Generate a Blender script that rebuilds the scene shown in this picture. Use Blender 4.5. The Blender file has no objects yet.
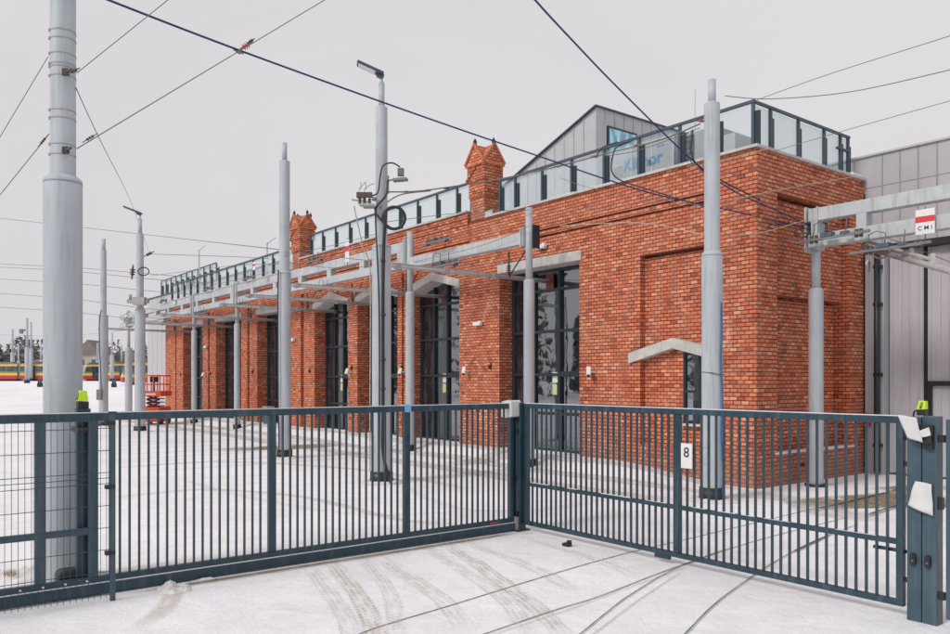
import bpy, math, random
from mathutils import Vector, noise as mnoise
R = math.radians
random.seed(7)
scene = bpy.context.scene
COL = scene.collection

# ------------------------------------------------------------------ frame of the place
F, CX, HY, H = 785.0, 475.0, 381.0, 2.0
A = R(37.8)
D1 = (-math.sin(A), math.cos(A)); D2 = (math.cos(A), math.sin(A))
CXY = (5.2222, 14.537)                       # the brick corner nearest the camera
RZ = A - math.pi/2                            # local X runs right along the facade, local Y into the building

def W(u, v):
    return CXY[0]+u*D1[0]+v*D2[0], CXY[1]+u*D1[1]+v*D2[1]
def UVof(X, Y):
    dx, dy = X-CXY[0], Y-CXY[1]
    return dx*D1[0]+dy*D1[1], dx*D2[0]+dy*D2[1]
def P(px, py, Y):                             # a surveyed point: photo pixel at distance Y
    return Vector(((px-CX)/F*Y, Y, H+(HY-py)*Y/F))
def U(px, v=0.0):
    t = (px-CX)/F; ox, oy = W(0, v)
    return (ox-oy*t)/(D1[1]*t-D1[0])
def Vv(px, u=0.0):
    t = (px-CX)/F; ox, oy = W(u, 0)
    return (oy*t-ox)/(D2[0]-D2[1]*t)
def ZZ(py, u, v):
    return H+(HY-py)*W(u, v)[1]/F
def sm(a, b, x):
    t = max(0.0, min(1.0, (x-a)/(b-a))); return t*t*(3-2*t)
def gz(X, Y):                                 # height of the ground
    u, v = UVof(X, Y)
    r = 0.26*sm(0.3, 3.6, u)*sm(-1.35, -0.2, v)*sm(42, 37, u)
    r *= 1.0 if v < 12 else 0.0
    far = 2.0*sm(42, 138, math.hypot(X*0.55, Y))
    return r+far
def G(px, py):                                # pixel on flat ground
    Y = F*H/(py-HY); return ((px-CX)/F*Y, Y)

# ------------------------------------------------------------------ node helpers
def newmat(name):
    m = bpy.data.materials.new(name); m.use_nodes = True
    nt = m.node_tree
    b = nt.nodes['Principled BSDF']
    return m, nt, b
def nd(nt, t, **kw):
    n = nt.nodes.new(t)
    for k, v in kw.items():
        if k.startswith('i_'): n.inputs[k[2:].replace('_', ' ')].default_value = v
        else: setattr(n, k, v)
    return n
def lk(nt, a, b): nt.links.new(a, b)
def mth(nt, op, a, b=None, c=None, clamp=False):
    n = nt.nodes.new('ShaderNodeMath'); n.operation = op; n.use_clamp = clamp
    for i, x in enumerate((a, b, c)):
        if x is None: continue
        if isinstance(x, (int, float)): n.inputs[i].default_value = x
        else: nt.links.new(x, n.inputs[i])
    return n.outputs[0]
def mixc(nt, fac, a, b, mode='MIX'):
    n = nt.nodes.new('ShaderNodeMix'); n.data_type = 'RGBA'; n.blend_type = mode
    for s, x in ((n.inputs['Factor'], fac), (n.inputs['A'], a), (n.inputs['B'], b)):
        if isinstance(x, (int, float)): s.default_value = x
        elif isinstance(x, (tuple, list)): s.default_value = (*x[:3], 1)
        else: nt.links.new(x, s)
    return n.outputs['Result']
def mapr(nt, x, a, b, c=0.0, d=1.0):
    n = nt.nodes.new('ShaderNodeMapRange'); n.interpolation_type = 'SMOOTHSTEP'
    nt.links.new(x, n.inputs[0])
    for i, q in enumerate((a, b, c, d)): n.inputs[i+1].default_value = q
    return n.outputs[0]
def noi(nt, vec, scale, detail=4, rough=.55, dist=0.0):
    n = nt.nodes.new('ShaderNodeTexNoise'); n.inputs['Scale'].default_value = scale
    n.inputs['Detail'].default_value = detail; n.inputs['Roughness'].default_value = rough
    n.inputs['Distortion'].default_value = dist
    if vec is not None: nt.links.new(vec, n.inputs['Vector'])
    return n.outputs['Fac']
def bump(nt, b, h, strength=.3, dist=.01):
    n = nt.nodes.new('ShaderNodeBump'); n.inputs['Strength'].default_value = strength
    n.inputs['Distance'].default_value = dist; nt.links.new(h, n.inputs['Height'])
    nt.links.new(n.outputs[0], b.inputs['Normal'])

def paint(name, c, rough=.5, var=.12, scale=6, metal=0, bmp=.05, dirt=None, dirtamt=.5, spec=.5):
    m, nt, b = newmat(name)
    tc = nd(nt, 'ShaderNodeTexCoord').outputs['Object']
    n1 = noi(nt, tc, scale, 5, .6)
    n2 = noi(nt, tc, scale*.23, 3, .5)
    f = mth(nt, 'ADD', mth(nt, 'MULTIPLY', n1, .6), mth(nt, 'MULTIPLY', n2, .4))
    lo = tuple(x*(1-var) for x in c); hi = tuple(min(1, x*(1+var)) for x in c)
    col = mixc(nt, mapr(nt, f, .32, .68), lo, hi)
    if dirt:
        mp = nd(nt, 'ShaderNodeMapping'); mp.inputs['Scale'].default_value = (9, 9, .7); lk(nt, tc, mp.inputs[0])
        s = noi(nt, mp.outputs[0], 1.6, 4, .6)
        col = mixc(nt, mth(nt, 'MULTIPLY', mapr(nt, s, .48, .72), dirtamt), col, dirt)
    lk(nt, col, b.inputs['Base Color'])
    b.inputs['Metallic'].default_value = metal
    b.inputs['Specular IOR Level'].default_value = spec
    lk(nt, mapr(nt, n1, .2, .8, max(.03, rough-.08), min(1, rough+.12)), b.inputs['Roughness'])
    if bmp: bump(nt, b, n1, bmp, .01)
    return m

def brick_mat(name, tint=1.0):
    m, nt, b = newmat(name)
    uv = nd(nt, 'ShaderNodeUVMap').outputs[0]
    wob = noi(nt, uv, 9, 2)
    wv = mth(nt, 'MULTIPLY', mth(nt, 'SUBTRACT', wob, .5), .012)
    sx = nd(nt, 'ShaderNodeSeparateXYZ'); lk(nt, uv, sx.inputs[0])
    ry = mth(nt, 'DIVIDE', mth(nt, 'ADD', sx.outputs[1], wv), .0775)
    row = mth(nt, 'FLOOR', ry); fy = mth(nt, 'FRACT', ry)
    rx = mth(nt, 'ADD', mth(nt, 'DIVIDE', mth(nt, 'ADD', sx.outputs[0], wv), .168), mth(nt, 'MULTIPLY', row, .5))
    colm = mth(nt, 'FLOOR', rx); fr_ = mth(nt, 'FRACT', rx)
    ex = mapr(nt, mth(nt, 'MINIMUM', fr_, mth(nt, 'SUBTRACT', 1.0, fr_)), .02, .065)
    eyy = mth(nt, 'MINIMUM', fy, mth(nt, 'SUBTRACT', 1.0, fy))
    ey = mapr(nt, eyy, .06, .17)
    brick = mth(nt, 'MULTIPLY', ey, ex)
    cv = nd(nt, 'ShaderNodeCombineXYZ'); lk(nt, colm, cv.inputs[0]); lk(nt, row, cv.inputs[1])
    wn = nd(nt, 'ShaderNodeTexWhiteNoise'); wn.noise_dimensions = '3D'; lk(nt, cv.outputs[0], wn.inputs[0])
    rp = nd(nt, 'ShaderNodeValToRGB'); lk(nt, wn.outputs['Value'], rp.inputs[0])
    e = rp.color_ramp.elements
    e[0].position = 0; e[0].color = (.26, .06, .04, 1)
    e[1].position = 1; e[1].color = (.76, .33, .19, 1)
    for p, c in ((.03, (.34, .062, .030)), (.11, (.50, .118, .060)), (.60, (.58, .158, .080)), (.90, (.67, .23, .125))):
        q = e.new(p); q.color = (*c, 1)
    fine = noi(nt, uv, 38, 5, .7)
    big = noi(nt, uv, .55, 4, .6)
    mid = noi(nt, uv, 2.6, 4, .6)
    c = mixc(nt, mapr(nt, fine, .40, .74, 0, .38), rp.outputs[0], (.82, .44, .28))
    c = mixc(nt, mapr(nt, mid, .52, .78, 0, .40), c, (.24, .07, .045))
    c = mixc(nt, mapr(nt, big, .50, .75, 0, .30), c, (.60, .27, .17))
    mort = mixc(nt, mapr(nt, mid, .35, .65), (.045, .020, .016), (.16, .085, .06))
    c = mixc(nt, brick, mort, c)
    if tint != 1.0: c = mixc(nt, 1.0, c, (tint, tint, tint), 'MULTIPLY')
    # pale bloom patches, damp and splash near the ground
    bl = noi(nt, uv, 1.1, 6, .75, 1.2)
    c = mixc(nt, mth(nt, 'MULTIPLY', mapr(nt, bl, .56, .70), mapr(nt, fine, .40, .60, .1, .6)), c, (.78, .50, .38))
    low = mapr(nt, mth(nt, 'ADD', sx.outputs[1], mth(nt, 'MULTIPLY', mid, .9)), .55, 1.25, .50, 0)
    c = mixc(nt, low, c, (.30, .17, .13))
    lk(nt, c, b.inputs['Base Color'])
    b.inputs['Roughness'].default_value = .88
    b.inputs['Specular IOR Level'].default_value = .25
    h = mth(nt, 'ADD', mth(nt, 'MULTIPLY', brick, .8), mth(nt, 'MULTIPLY', fine, .35))
    bump(nt, b, h, .75, .012)
    return m

def snow_mat(name, lo=(.80, .785, .805), hi=(.92, .905, .935), dirt=(.50, .43, .36), dirtamt=.36, sc=1.0):
    m, nt, b = newmat(name)
    tc = nd(nt, 'ShaderNodeTexCoord').outputs['Object']
    a = noi(nt, tc, .35*sc, 6, .62, .4); c = noi(nt, tc, 3.1*sc, 6, .65); d = noi(nt, tc, 26*sc, 5, .7)
    f = mth(nt, 'ADD', mth(nt, 'ADD', mth(nt, 'MULTIPLY', a, .5), mth(nt, 'MULTIPLY', c, .3)), mth(nt, 'MULTIPLY', d, .2))
    col = mixc(nt, mapr(nt, f, .40, .60), lo, hi)
    # streaks left by ploughing and driving, running across the yard
    mp = nd(nt, 'ShaderNodeMapping'); mp.inputs['Rotation'].default_value = (0, 0, -A); mp.inputs['Scale'].default_value = (.25, 2.3, 1); lk(nt, tc, mp.inputs[0])
    st = noi(nt, mp.outputs[0], 1.3*sc, 5, .65, .3)
    col = mixc(nt, mth(nt, 'MULTIPLY', mapr(nt, st, .54, .72), mth(nt, 'MULTIPLY', mapr(nt, c, .45, .62), dirtamt)), col, dirt)
    sp = noi(nt, tc, 60*sc, 3, .6)
    col = mixc(nt, mth(nt, 'MULTIPLY', mapr(nt, sp, .68, .74), mth(nt, 'MULTIPLY', mapr(nt, c, .5, .62), .55)), col, (.22, .18, .14))
    lk(nt, col, b.inputs['Base Color']); b.inputs['Roughness'].default_value = .8
    b.inputs['Specular IOR Level'].default_value = .3
    h = mth(nt, 'ADD', mth(nt, 'MULTIPLY', c, 1.0), mth(nt, 'MULTIPLY', d, .35))
    h = mth(nt, 'ADD', h, mth(nt, 'MULTIPLY', noi(nt, tc, 1.1, 5, .6, .5), 1.2))
    bump(nt, b, h, .5, .06)
    return m

def glass_mat(name, base, mixg, rough=.03, sc=.5):
    m, nt, b = newmat(name)
    tc = nd(nt, 'ShaderNodeTexCoord').outputs['Object']
    n = noi(nt, tc, sc*6, 3, .5, .6)
    mp = nd(nt, 'ShaderNodeMapping'); mp.inputs['Scale'].default_value = (3.5, 3.5, .9); lk(nt, tc, mp.inputs[0])
    n2 = noi(nt, mp.outputs[0], 1.4, 3, .6)
    col = mixc(nt, mapr(nt, n2, .45, .66), base, tuple(min(1, x*2.6+.02) for x in base))  # smears in the colour imitate patchy reflections and glimpses behind the glass
    lk(nt, col, b.inputs['Base Color']); b.inputs['Roughness'].default_value = .25
    g = nd(nt, 'ShaderNodeBsdfGlossy'); g.inputs['Color'].default_value = (.86, .9, .93, 1); g.inputs['Roughness'].default_value = rough
    bp = nt.nodes.new('ShaderNodeBump'); bp.inputs['Strength'].default_value = .12; bp.inputs['Distance'].default_value = .02
    lk(nt, n, bp.inputs['Height']); lk(nt, bp.outputs[0], g.inputs['Normal'])
    mx = nd(nt, 'ShaderNodeMixShader'); 
    fr = nd(nt, 'ShaderNodeFresnel'); fr.inputs['IOR'].default_value = 1.5
    n3 = noi(nt, mp.outputs[0], .55, 3, .6)
    gm = mapr(nt, n3, .40, .58, mixg*.25, mixg*1.15)  # noise breaks the gloss into made-up patches of reflection
    lk(nt, mth(nt, 'ADD', fr.outputs[0], gm, clamp=True), mx.inputs[0])
    lk(nt, b.outputs[0], mx.inputs[1]); lk(nt, g.outputs[0], mx.inputs[2])
    lk(nt, mx.outputs[0], nt.nodes['Material Output'].inputs['Surface'])
    return m

def see_glass(name):
    m, nt, b = newmat(name)
    t = nd(nt, 'ShaderNodeBsdfTransparent'); t.inputs[0].default_value = (.55, .60, .63, 1)
    g = nd(nt, 'ShaderNodeBsdfGlossy'); g.inputs['Color'].default_value = (.85, .88, .92, 1); g.inputs['Roughness'].default_value = .02
    tc = nd(nt, 'ShaderNodeTexCoord').outputs['Object']
    bp = nt.nodes.new('ShaderNodeBump'); bp.inputs['Strength'].default_value = .10; bp.inputs['Distance'].default_value = .02
    lk(nt, noi(nt, tc, 1.7, 2, .5), bp.inputs['Height']); lk(nt, bp.outputs[0], g.inputs['Normal'])
    fr = nd(nt, 'ShaderNodeFresnel'); fr.inputs['IOR'].default_value = 1.5
    mx = nd(nt, 'ShaderNodeMixShader'); lk(nt, mth(nt, 'ADD', fr.outputs[0], .26, clamp=True), mx.inputs[0])
    lk(nt, t.outputs[0], mx.inputs[1]); lk(nt, g.outputs[0], mx.inputs[2])
    lk(nt, mx.outputs[0], nt.nodes['Material Output'].inputs['Surface'])
    return m

def clear_glass(name, tint=(.93, .955, .965), mixd=.035):
    m, nt, b = newmat(name)
    t = nd(nt, 'ShaderNodeBsdfTransparent'); t.inputs[0].default_value = (*tint, 1)
    b.inputs['Base Color'].default_value = (.75, .8, .82, 1); b.inputs['Roughness'].default_value = .05
    tc = nd(nt, 'ShaderNodeTexCoord').outputs['Object']
    n = noi(nt, tc, 2.2, 4, .6)
    mx = nd(nt, 'ShaderNodeMixShader')
    fr = nd(nt, 'ShaderNodeFresnel'); fr.inputs['IOR'].default_value = 1.45
    lk(nt, mth(nt, 'ADD', mth(nt, 'MULTIPLY', fr.outputs[0], .35), mapr(nt, n, .3, .7, mixd*.3, mixd*1.3), clamp=True), mx.inputs[0])
    lk(nt, t.outputs[0], mx.inputs[1]); lk(nt, b.outputs[0], mx.inputs[2])
    lk(nt, mx.outputs[0], nt.nodes['Material Output'].inputs['Surface'])
    return m

def track_mat(name, col, kind='tread', amount=1.0):
    m, nt, b = newmat(name)
    uv = nd(nt, 'ShaderNodeUVMap').outputs[0]
    s = nd(nt, 'ShaderNodeSeparateXYZ'); lk(nt, uv, s.inputs[0])
    x, y = s.outputs[0], s.outputs[1]            # x 0..1 across, y metres along, z unused
    n1 = noi(nt, uv, 3.0, 4, .6); 
    mp = nd(nt, 'ShaderNodeMapping'); mp.inputs['Scale'].default_value = (.35, 1, 1); lk(nt, uv, mp.inputs[0])
    n2 = noi(nt, mp.outputs[0], 34, 4, .7)
    edge = mth(nt, 'MULTIPLY', mapr(nt, x, 0, .12), mapr(nt, x, 1, .88))
    if kind == 'tread':
        cx = mth(nt, 'MULTIPLY', x, 4.0); fx = mth(nt, 'FRACT', cx)
        skew = mth(nt, 'MULTIPLY', mth(nt, 'ABSOLUTE', mth(nt, 'SUBTRACT', x, .5)), .07)
        stag = mth(nt, 'MULTIPLY', mth(nt, 'FLOOR', cx), .023)
        fy = mth(nt, 'FRACT', mth(nt, 'DIVIDE', mth(nt, 'ADD', mth(nt, 'ADD', y, skew), stag), .082))
        blk = mth(nt, 'MULTIPLY', mth(nt, 'MULTIPLY', mapr(nt, fx, .08, .25), mapr(nt, fx, .98, .8)),
                  mth(nt, 'MULTIPLY', mapr(nt, fy, .1, .25), mapr(nt, fy, .85, .6)))
        al = mth(nt, 'MULTIPLY', blk, mapr(nt, n2, .36, .56))
        al = mth(nt, 'ADD', mth(nt, 'MULTIPLY', al, mapr(nt, n1, .36, .60, .12, 1.0)), mth(nt, 'MULTIPLY', mapr(nt, n1, .40, .62), .05))
    elif kind == 'patch':
        al = mth(nt, 'MULTIPLY', mapr(nt, n1, .30, .50), mapr(nt, n2, .34, .52, .3, 1))
    else:                                        # solid: rail groove with snow drifted in
        al = mapr(nt, n2, .38, .50, .2, 1.0)
        al = mth(nt, 'MULTIPLY', al, mapr(nt, n1, .36, .50, .45, 1))
    al = mth(nt, 'MULTIPLY', al, edge if kind != 'rail' else mth(nt, 'MULTIPLY', mapr(nt, x, 0, .05), mapr(nt, x, 1, .95)))
    at = nd(nt, 'ShaderNodeAttribute'); at.attribute_name = 'fade'
    al = mth(nt, 'MULTIPLY', mth(nt, 'MULTIPLY', al, at.outputs['Fac']), amount, clamp=True)
    n3 = noi(nt, uv, 12, 4, .6)
    c = mixc(nt, mapr(nt, n3, .35, .65), tuple(q*.75 for q in col), tuple(q*1.25 for q in col))
    lk(nt, c, b.inputs['Base Color']); b.inputs['Roughness'].default_value = .85
    t = nd(nt, 'ShaderNodeBsdfTransparent'); mx = nd(nt, 'ShaderNodeMixShader')
    lk(nt, al, mx.inputs[0]); lk(nt, t.outputs[0], mx.inputs[1]); lk(nt, b.outputs[0], mx.inputs[2])
    lk(nt, mx.outputs[0], nt.nodes['Material Output'].inputs['Surface'])
    return m

M = {}
M['brick'] = brick_mat('red_brick')
M['brick_dark'] = brick_mat('red_brick_recess_shade', .72); M['brick_pale'] = brick_mat('pale_gable_brick', 1.12)  # brick_dark: same brick with recess shade put into its colour
M['snow'] = snow_mat('trodden_snow')
M['cap'] = snow_mat('snow_cap', (.74, .74, .77), (.84, .84, .87), dirtamt=.1, sc=4)
M['heap'] = snow_mat('dirty_heap_snow', (.72, .69, .66), (.88, .87, .88), (.42, .34, .24), .7, 3)
M['heap2'] = snow_mat('settled_snow', (.60, .57, .54), (.86, .85, .87), (.34, .29, .24), .7, 3)
M['conc'] = paint('lintel_concrete', (.50, .485, .465), .85, .14, 7, dirt=(.30, .28, .26), dirtamt=.45, bmp=.25)
M['mast'] = paint('galvanised_grey_paint', (.43, .465, .50), .5, .08, 2.2, dirt=(.27, .29, .30), dirtamt=.55)
M['beam'] = paint('light_beam_paint', (.47, .49, .51), .55, .10, 3, dirt=(.24, .25, .25), dirtamt=.55)
M['tube'] = paint('conductor_tube', (.36, .345, .34), .5, .12, 5, dirt=(.22, .19, .18), dirtamt=.5)
M['gate'] = paint('blue_grey_powder_coat', (.020, .050, .072), .34, .18, 9, dirt=(.10, .13, .145), dirtamt=.42)
M['gate2'] = paint('blue_grey_powder_coat_post', (.044, .082, .108), .38, .16, 6, dirt=(.12, .15, .165), dirtamt=.45)
M['steel'] = paint('dark_window_steel', (.014, .026, .036), .4, .15, 9)
M['post_light'] = paint('grey_blue_post', (.050, .080, .105), .45, .1, 9)
M['black'] = paint('black_plastic', (.015, .016, .019), .45, .2, 9)
M['cable'] = paint('black_cable', (.022, .023, .030), .5, .2, 9, bmp=0)
M['bluecable'] = paint('blue_sheathed_cable', (.012, .02, .12), .5, .2, 9, bmp=0)
M['blue'] = paint('blue_hose', (.01, .12, .36), .45, .15, 9)
M['wire'] = paint('weathered_wire', (.16, .14, .14), .6, .2, 9, bmp=0)
M['ropew'] = paint('pale_rope', (.42, .36, .28), .8, .3, 20, bmp=0)
M['insul'] = paint('brown_insulator', (.085, .060, .052), .4, .3, 12)
M['redcap'] = paint('red_insulator', (.33, .07, .05), .4, .2, 12)
M['white'] = paint('white_plate', (.72, .72, .72), .5, .06, 9)
M['paper'] = paint('wrinkled_plastic_cover', (.60, .60, .595), .5, .08, 5, bmp=.25)
M['red'] = paint('red_band', (.62, .04, .05), .5, .1, 9)
M['signal'] = paint('dark_red_signal', (.13, .02, .022), .5, .2, 9)
M['orange'] = paint('orange_machine_paint', (.78, .085, .018), .45, .15, 9)
M['yellow'] = paint('yellow_paint', (.85, .50, .03), .5, .1, 9)
M['beacon'] = paint('fluorescent_yellow_cover', (.58, .82, .02), .4, .1, 9)
M['amber'] = paint('amber_lens', (.55, .24, .06), .3, .2, 9)
M['clad'] = paint('white_grey_cladding', (.48, .48, .50), .5, .05, 2.0, dirt=(.36, .36, .38), dirtamt=.35)
M['clad2'] = paint('hall_cladding', (.42, .415, .44), .5, .06, 1.5, dirt=(.35, .34, .36), dirtamt=.35)
M['door_panel'] = paint('sliding_door_panel', (.47, .455, .48), .5, .05, 1.5, dirt=(.37, .35, .37), dirtamt=.5)
M['seam'] = paint('dark_seam', (.27, .28, .29), .5, .1, 9)
M['roof'] = paint('roof_felt_under_snow', (.6, .6, .62), .8, .1, 2)
M['ahu'] = paint('white_machine_panel', (.34, .35, .365), .45, .05, 3, dirt=(.25, .26, .27), dirtamt=.3)
M['louvre'] = paint('grey_louvre', (.13, .15, .17), .45, .15, 9)
M['logo'] = paint('blue_print', (.02, .22, .48), .5, .05, 9, bmp=0)
M['ink'] = paint('black_print', (.02, .02, .02), .6, .05, 9, bmp=0)
M['terra'] = paint('terracotta_gable', (.52, .17, .075), .85, .25, 7, bmp=.4, dirt=(.28, .10, .06), dirtamt=.5)
M['pane'] = see_glass('door_glass')
M['pane_dark'] = glass_mat('dark_pane', (.010, .012, .015), .03)
M['pane_blue'] = glass_mat('blue_film_pane', (.16, .36, .50), .02, sc=.05)
M['glass'] = clear_glass('clear_railing_glass')
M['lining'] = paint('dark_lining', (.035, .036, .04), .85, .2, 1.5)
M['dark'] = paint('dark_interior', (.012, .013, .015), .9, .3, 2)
M['tread'] = track_mat('tyre_tread_mark', (.45, .37, .29), 'tread', .85)
M['tread_mid'] = track_mat('worn_tyre_tread_mark', (.56, .49, .42), 'tread', .7)
M['tread_faint'] = track_mat('faint_tyre_tread_mark', (.50, .46, .43), 'tread', .62)
M['groove'] = track_mat('rail_groove', (.030, .026, .028), 'rail', 1.0)
M['groove2'] = track_mat('faint_rail_groove', (.24, .21, .20), 'rail', .6)
M['patchb'] = track_mat('bare_wet_paving', (.27, .21, .12), 'patch', 1.0)
M['patchb2'] = track_mat('sandy_spill', (.60, .53, .44), 'patch', .40)
M['patchl'] = track_mat('dirty_slush', (.52, .46, .39), 'patch', .42)
M['isobox'] = paint('grey_blue_isolator', (.075, .10, .13), .5, .2, 9)
M['plast'] = paint('grey_block', (.18, .19, .20), .7, .2, 9)
M['tyellow'] = paint('tram_yellow', (.80, .52, .08), .45, .08, 3)
M['tred'] = paint('tram_red', (.50, .045, .06), .45, .08, 3)
M['tgreen'] = paint('tram_green', (.20, .26, .13), .45, .1, 3)
M['tbrown'] = paint('tram_roof', (.30, .22, .18), .6, .1, 3)
M['twin'] = glass_mat('tram_window', (.02, .035, .045), .06)
M['house'] = paint('pale_render', (.42, .38, .35), .85, .1, 1)
M['hroof'] = paint('grey_brown_roof', (.20, .17, .16), .85, .15, 1)

# ------------------------------------------------------------------ mesh helper
class MB:
    def __init__(s): s.v = []; s.f = []; s.sm = []
    def quad(s, a, b, c, d): s.poly([a, b, c, d])
    def poly(s, pts, smooth=False):
        n = len(s.v); s.v += [tuple(p) for p in pts]; s.f.append(tuple(range(n, n+len(pts)))); s.sm.append(smooth)
    def box(s, x0, x1, y0, y1, z0, z1):
        if x0 > x1: x0, x1 = x1, x0
        if y0 > y1: y0, y1 = y1, y0
        if z0 > z1: z0, z1 = z1, z0
        n = len(s.v)
        s.v += [(x, y, z) for z in (z0, z1) for y in (y0, y1) for x in (x0, x1)]
        for q in ((0, 2, 3, 1), (4, 5, 7, 6), (0, 1, 5, 4), (2, 6, 7, 3), (0, 4, 6, 2), (1, 3, 7, 5)):
            s.f.append(tuple(n+i for i in q)); s.sm.append(False)
        return s
    def cyl(s, p0, p1, r0, r1=None, n=16, caps=True):
        if r1 is None: r1 = r0
        p0 = Vector(p0); p1 = Vector(p1); d = (p1-p0)
        if d.length < 1e-9: return s
        d.normalize(); a = d.orthogonal().normalized(); b = d.cross(a); k = len(s.v)
        for p, r in ((p0, r0), (p1, r1)):
            for i in range(n):
                t = 2*math.pi*i/n; s.v.append(tuple(p+a*math.cos(t)*r+b*math.sin(t)*r))
        for i in range(n):
            j = (i+1) % n; s.f.append((k+i, k+j, k+n+j, k+n+i)); s.sm.append(True)
        if caps:
            s.f.append(tuple(k+i for i in reversed(range(n)))); s.sm.append(False)
            s.f.append(tuple(k+n+i for i in range(n))); s.sm.append(False)
        return s
    def bar(s, p0, p1, w, h):                  # rectangular bar between two points
        p0 = Vector(p0); p1 = Vector(p1); d = (p1-p0).normalized()
        up = Vector((0, 0, 1)) if abs(d.z) < .95 else Vector((1, 0, 0))
        a = d.cross(up).normalized()*w/2; b = a.cross(d).normalized()*h/2; n = len(s.v)
        for p in (p0, p1):
            for q in (-a-b, a-b, a+b, -a+b): s.v.append(tuple(p+q))
        for q in ((0, 1, 2, 3), (7, 6, 5, 4), (0, 4, 5, 1), (1, 5, 6, 2), (2, 6, 7, 3), (3, 7, 4, 0)):
            s.f.append(tuple(n+i for i in q)); s.sm.append(False)
        return s
    def tube(s, pts, r, n=8):
        pts = [Vector(p) for p in pts]; k = len(s.v); m = len(pts)
        prev = None
        for i, p in enumerate(pts):
            d = (pts[min(i+1, m-1)]-pts[max(i-1, 0)]).normalized()
            if prev is None: a = d.orthogonal().normalized()
            else:
                a = prev-d*prev.dot(d)
                a = a.normalized() if a.length > 1e-6 else d.orthogonal().normalized()
            prev = a; b = d.cross(a)
            for j in range(n):
                t = 2*math.pi*j/n; s.v.append(tuple(p+a*math.cos(t)*r+b*math.sin(t)*r))
        for i in range(m-1):
            for j in range(n):
                q = (j+1) % n
                s.f.append((k+i*n+j, k+i*n+q, k+(i+1)*n+q, k+(i+1)*n+j)); s.sm.append(True)
        s.f.append(tuple(k+j for j in reversed(range(n)))); s.sm.append(False)
        s.f.append(tuple(k+(m-1)*n+j for j in range(n))); s.sm.append(False)
        return s
    def prism(s, poly, y0, y1):                # polygon in x,z pushed along y (anticlockwise seen from -y)
        n = len(poly)
        s.poly([(x, y0, z) for x, z in poly]); s.poly([(x, y1, z) for x, z in reversed(poly)])
        for i in range(n):
            a, b = poly[i], poly[(i+1) % n]
            s.quad((a[0], y0, a[1]), (a[0], y1, a[1]), (b[0], y1, b[1]), (b[0], y0, b[1]))
        return s
    def build(s, name, mat, parent=None, loc=None, rz=None, bevel=0):
        me = bpy.data.meshes.new(name); me.from_pydata(s.v, [], s.f); me.materials.append(mat)
        me.polygons.foreach_set('use_smooth', s.sm)
        uvl = me.uv_layers.new(name='UVMap')
        for p in me.polygons:
            n = p.normal
            for li in p.loop_indices:
                co = me.vertices[me.loops[li].vertex_index].co
                if abs(n.z) > .8: uvl.data[li].uv = (co.x, co.y)
                elif abs(n.y) >= abs(n.x): uvl.data[li].uv = (co.x, co.z)
                else: uvl.data[li].uv = (co.y, co.z)
        me.update()
        o = bpy.data.objects.new(name, me); COL.objects.link(o)
        if parent is not None: o.parent = parent
        if loc is not None: o.location = loc
        if rz is not None: o.rotation_euler.z = rz
        if bevel:
            bv = o.modifiers.new('edge', 'BEVEL'); bv.width = bevel; bv.segments = 2; bv.limit_method = 'ANGLE'
        return o

def _each(s, name, mat, parent=None, bevel=0):
    par = list(range(len(s.v)))
    def find(a):
        while par[a] != a: par[a] = par[par[a]]; a = par[a]
        return a
    for f in s.f:
        for q in f[1:]: par[find(q)] = find(f[0])
    groups = {}
    for k, f in enumerate(s.f): groups.setdefault(find(f[0]), []).append(k)
    out = []
    for ks in groups.values():
        m2 = MB(); mp = {}
        for k in ks:
            idx = []
            for q in s.f[k]:
                if q not in mp: mp[q] = len(m2.v); m2.v.append(s.v[q])
                idx.append(mp[q])
            m2.f.append(tuple(idx)); m2.sm.append(s.sm[k])
        out.append(m2.build(name, mat, parent, bevel=bevel))
    return out
MB.build_each = _each

def tag(o, label=None, cat=None, group=None, kind=None):
    if label: o['label'] = label
    if cat: o['category'] = cat
    if group: o['group'] = group
    if kind: o['kind'] = kind
    return o
def thing(name, label, cat, loc=(0, 0, 0), rz=RZ, group=None):
    o = bpy.data.objects.new(name, None); COL.objects.link(o)
    o.location = loc; o.rotation_euler.z = rz; o.empty_display_size = .2
    return tag(o, label, cat, group)
def at(u, v, z=None):
    X, Y = W(u, v); return (X, Y, gz(X, Y) if z is None else z)
def copy_thing(r, loc, label, group=None, rz=None):
    c = r.copy(); COL.objects.link(c); c.location = loc; c['label'] = label
    if rz is not None: c.rotation_euler.z = rz
    if group: c['group'] = group
    for ch in list(r.children):
        d = ch.copy(); COL.objects.link(d); d.parent = c
        for g in ch.children:
            e = g.copy(); COL.objects.link(e); e.parent = d
    return c
def text_mesh(name, txt, size, mat, parent, x, y, z, align='CENTER', scale_x=1.0, bold=0.0):
    cu = bpy.data.curves.new(name, 'FONT'); cu.body = txt; cu.size = size; cu.align_x = align; cu.align_y = 'CENTER'
    cu.offset = bold
    t = bpy.data.objects.new(name, cu); COL.objects.link(t)
    bpy.context.view_layer.update()
    dg = bpy.context.evaluated_depsgraph_get()
    me = bpy.data.meshes.new_from_object(t.evaluated_get(dg)); bpy.data.objects.remove(t)
    for v in me.vertices: v.co = Vector((x+v.co.x*scale_x, y, z+v.co.y))
    me.materials.clear(); me.materials.append(mat)
    o = bpy.data.objects.new(name, me); COL.objects.link(o); o.parent = parent
    return o
def smooth_pts(pts, k=8):
    pts = [Vector(p) for p in pts]; out = []
    for i in range(len(pts)-1):
        p0 = pts[max(i-1, 0)]; p1 = pts[i]; p2 = pts[i+1]; p3 = pts[min(i+2, len(pts)-1)]
        for j in range(k):
            t = j/k
            out.append(.5*((2*p1)+(p2-p0)*t+(2*p0-5*p1+4*p2-p3)*t*t+(-p0+3*p1-3*p2+p3)*t**3))
    out.append(pts[-1]); return out

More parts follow.
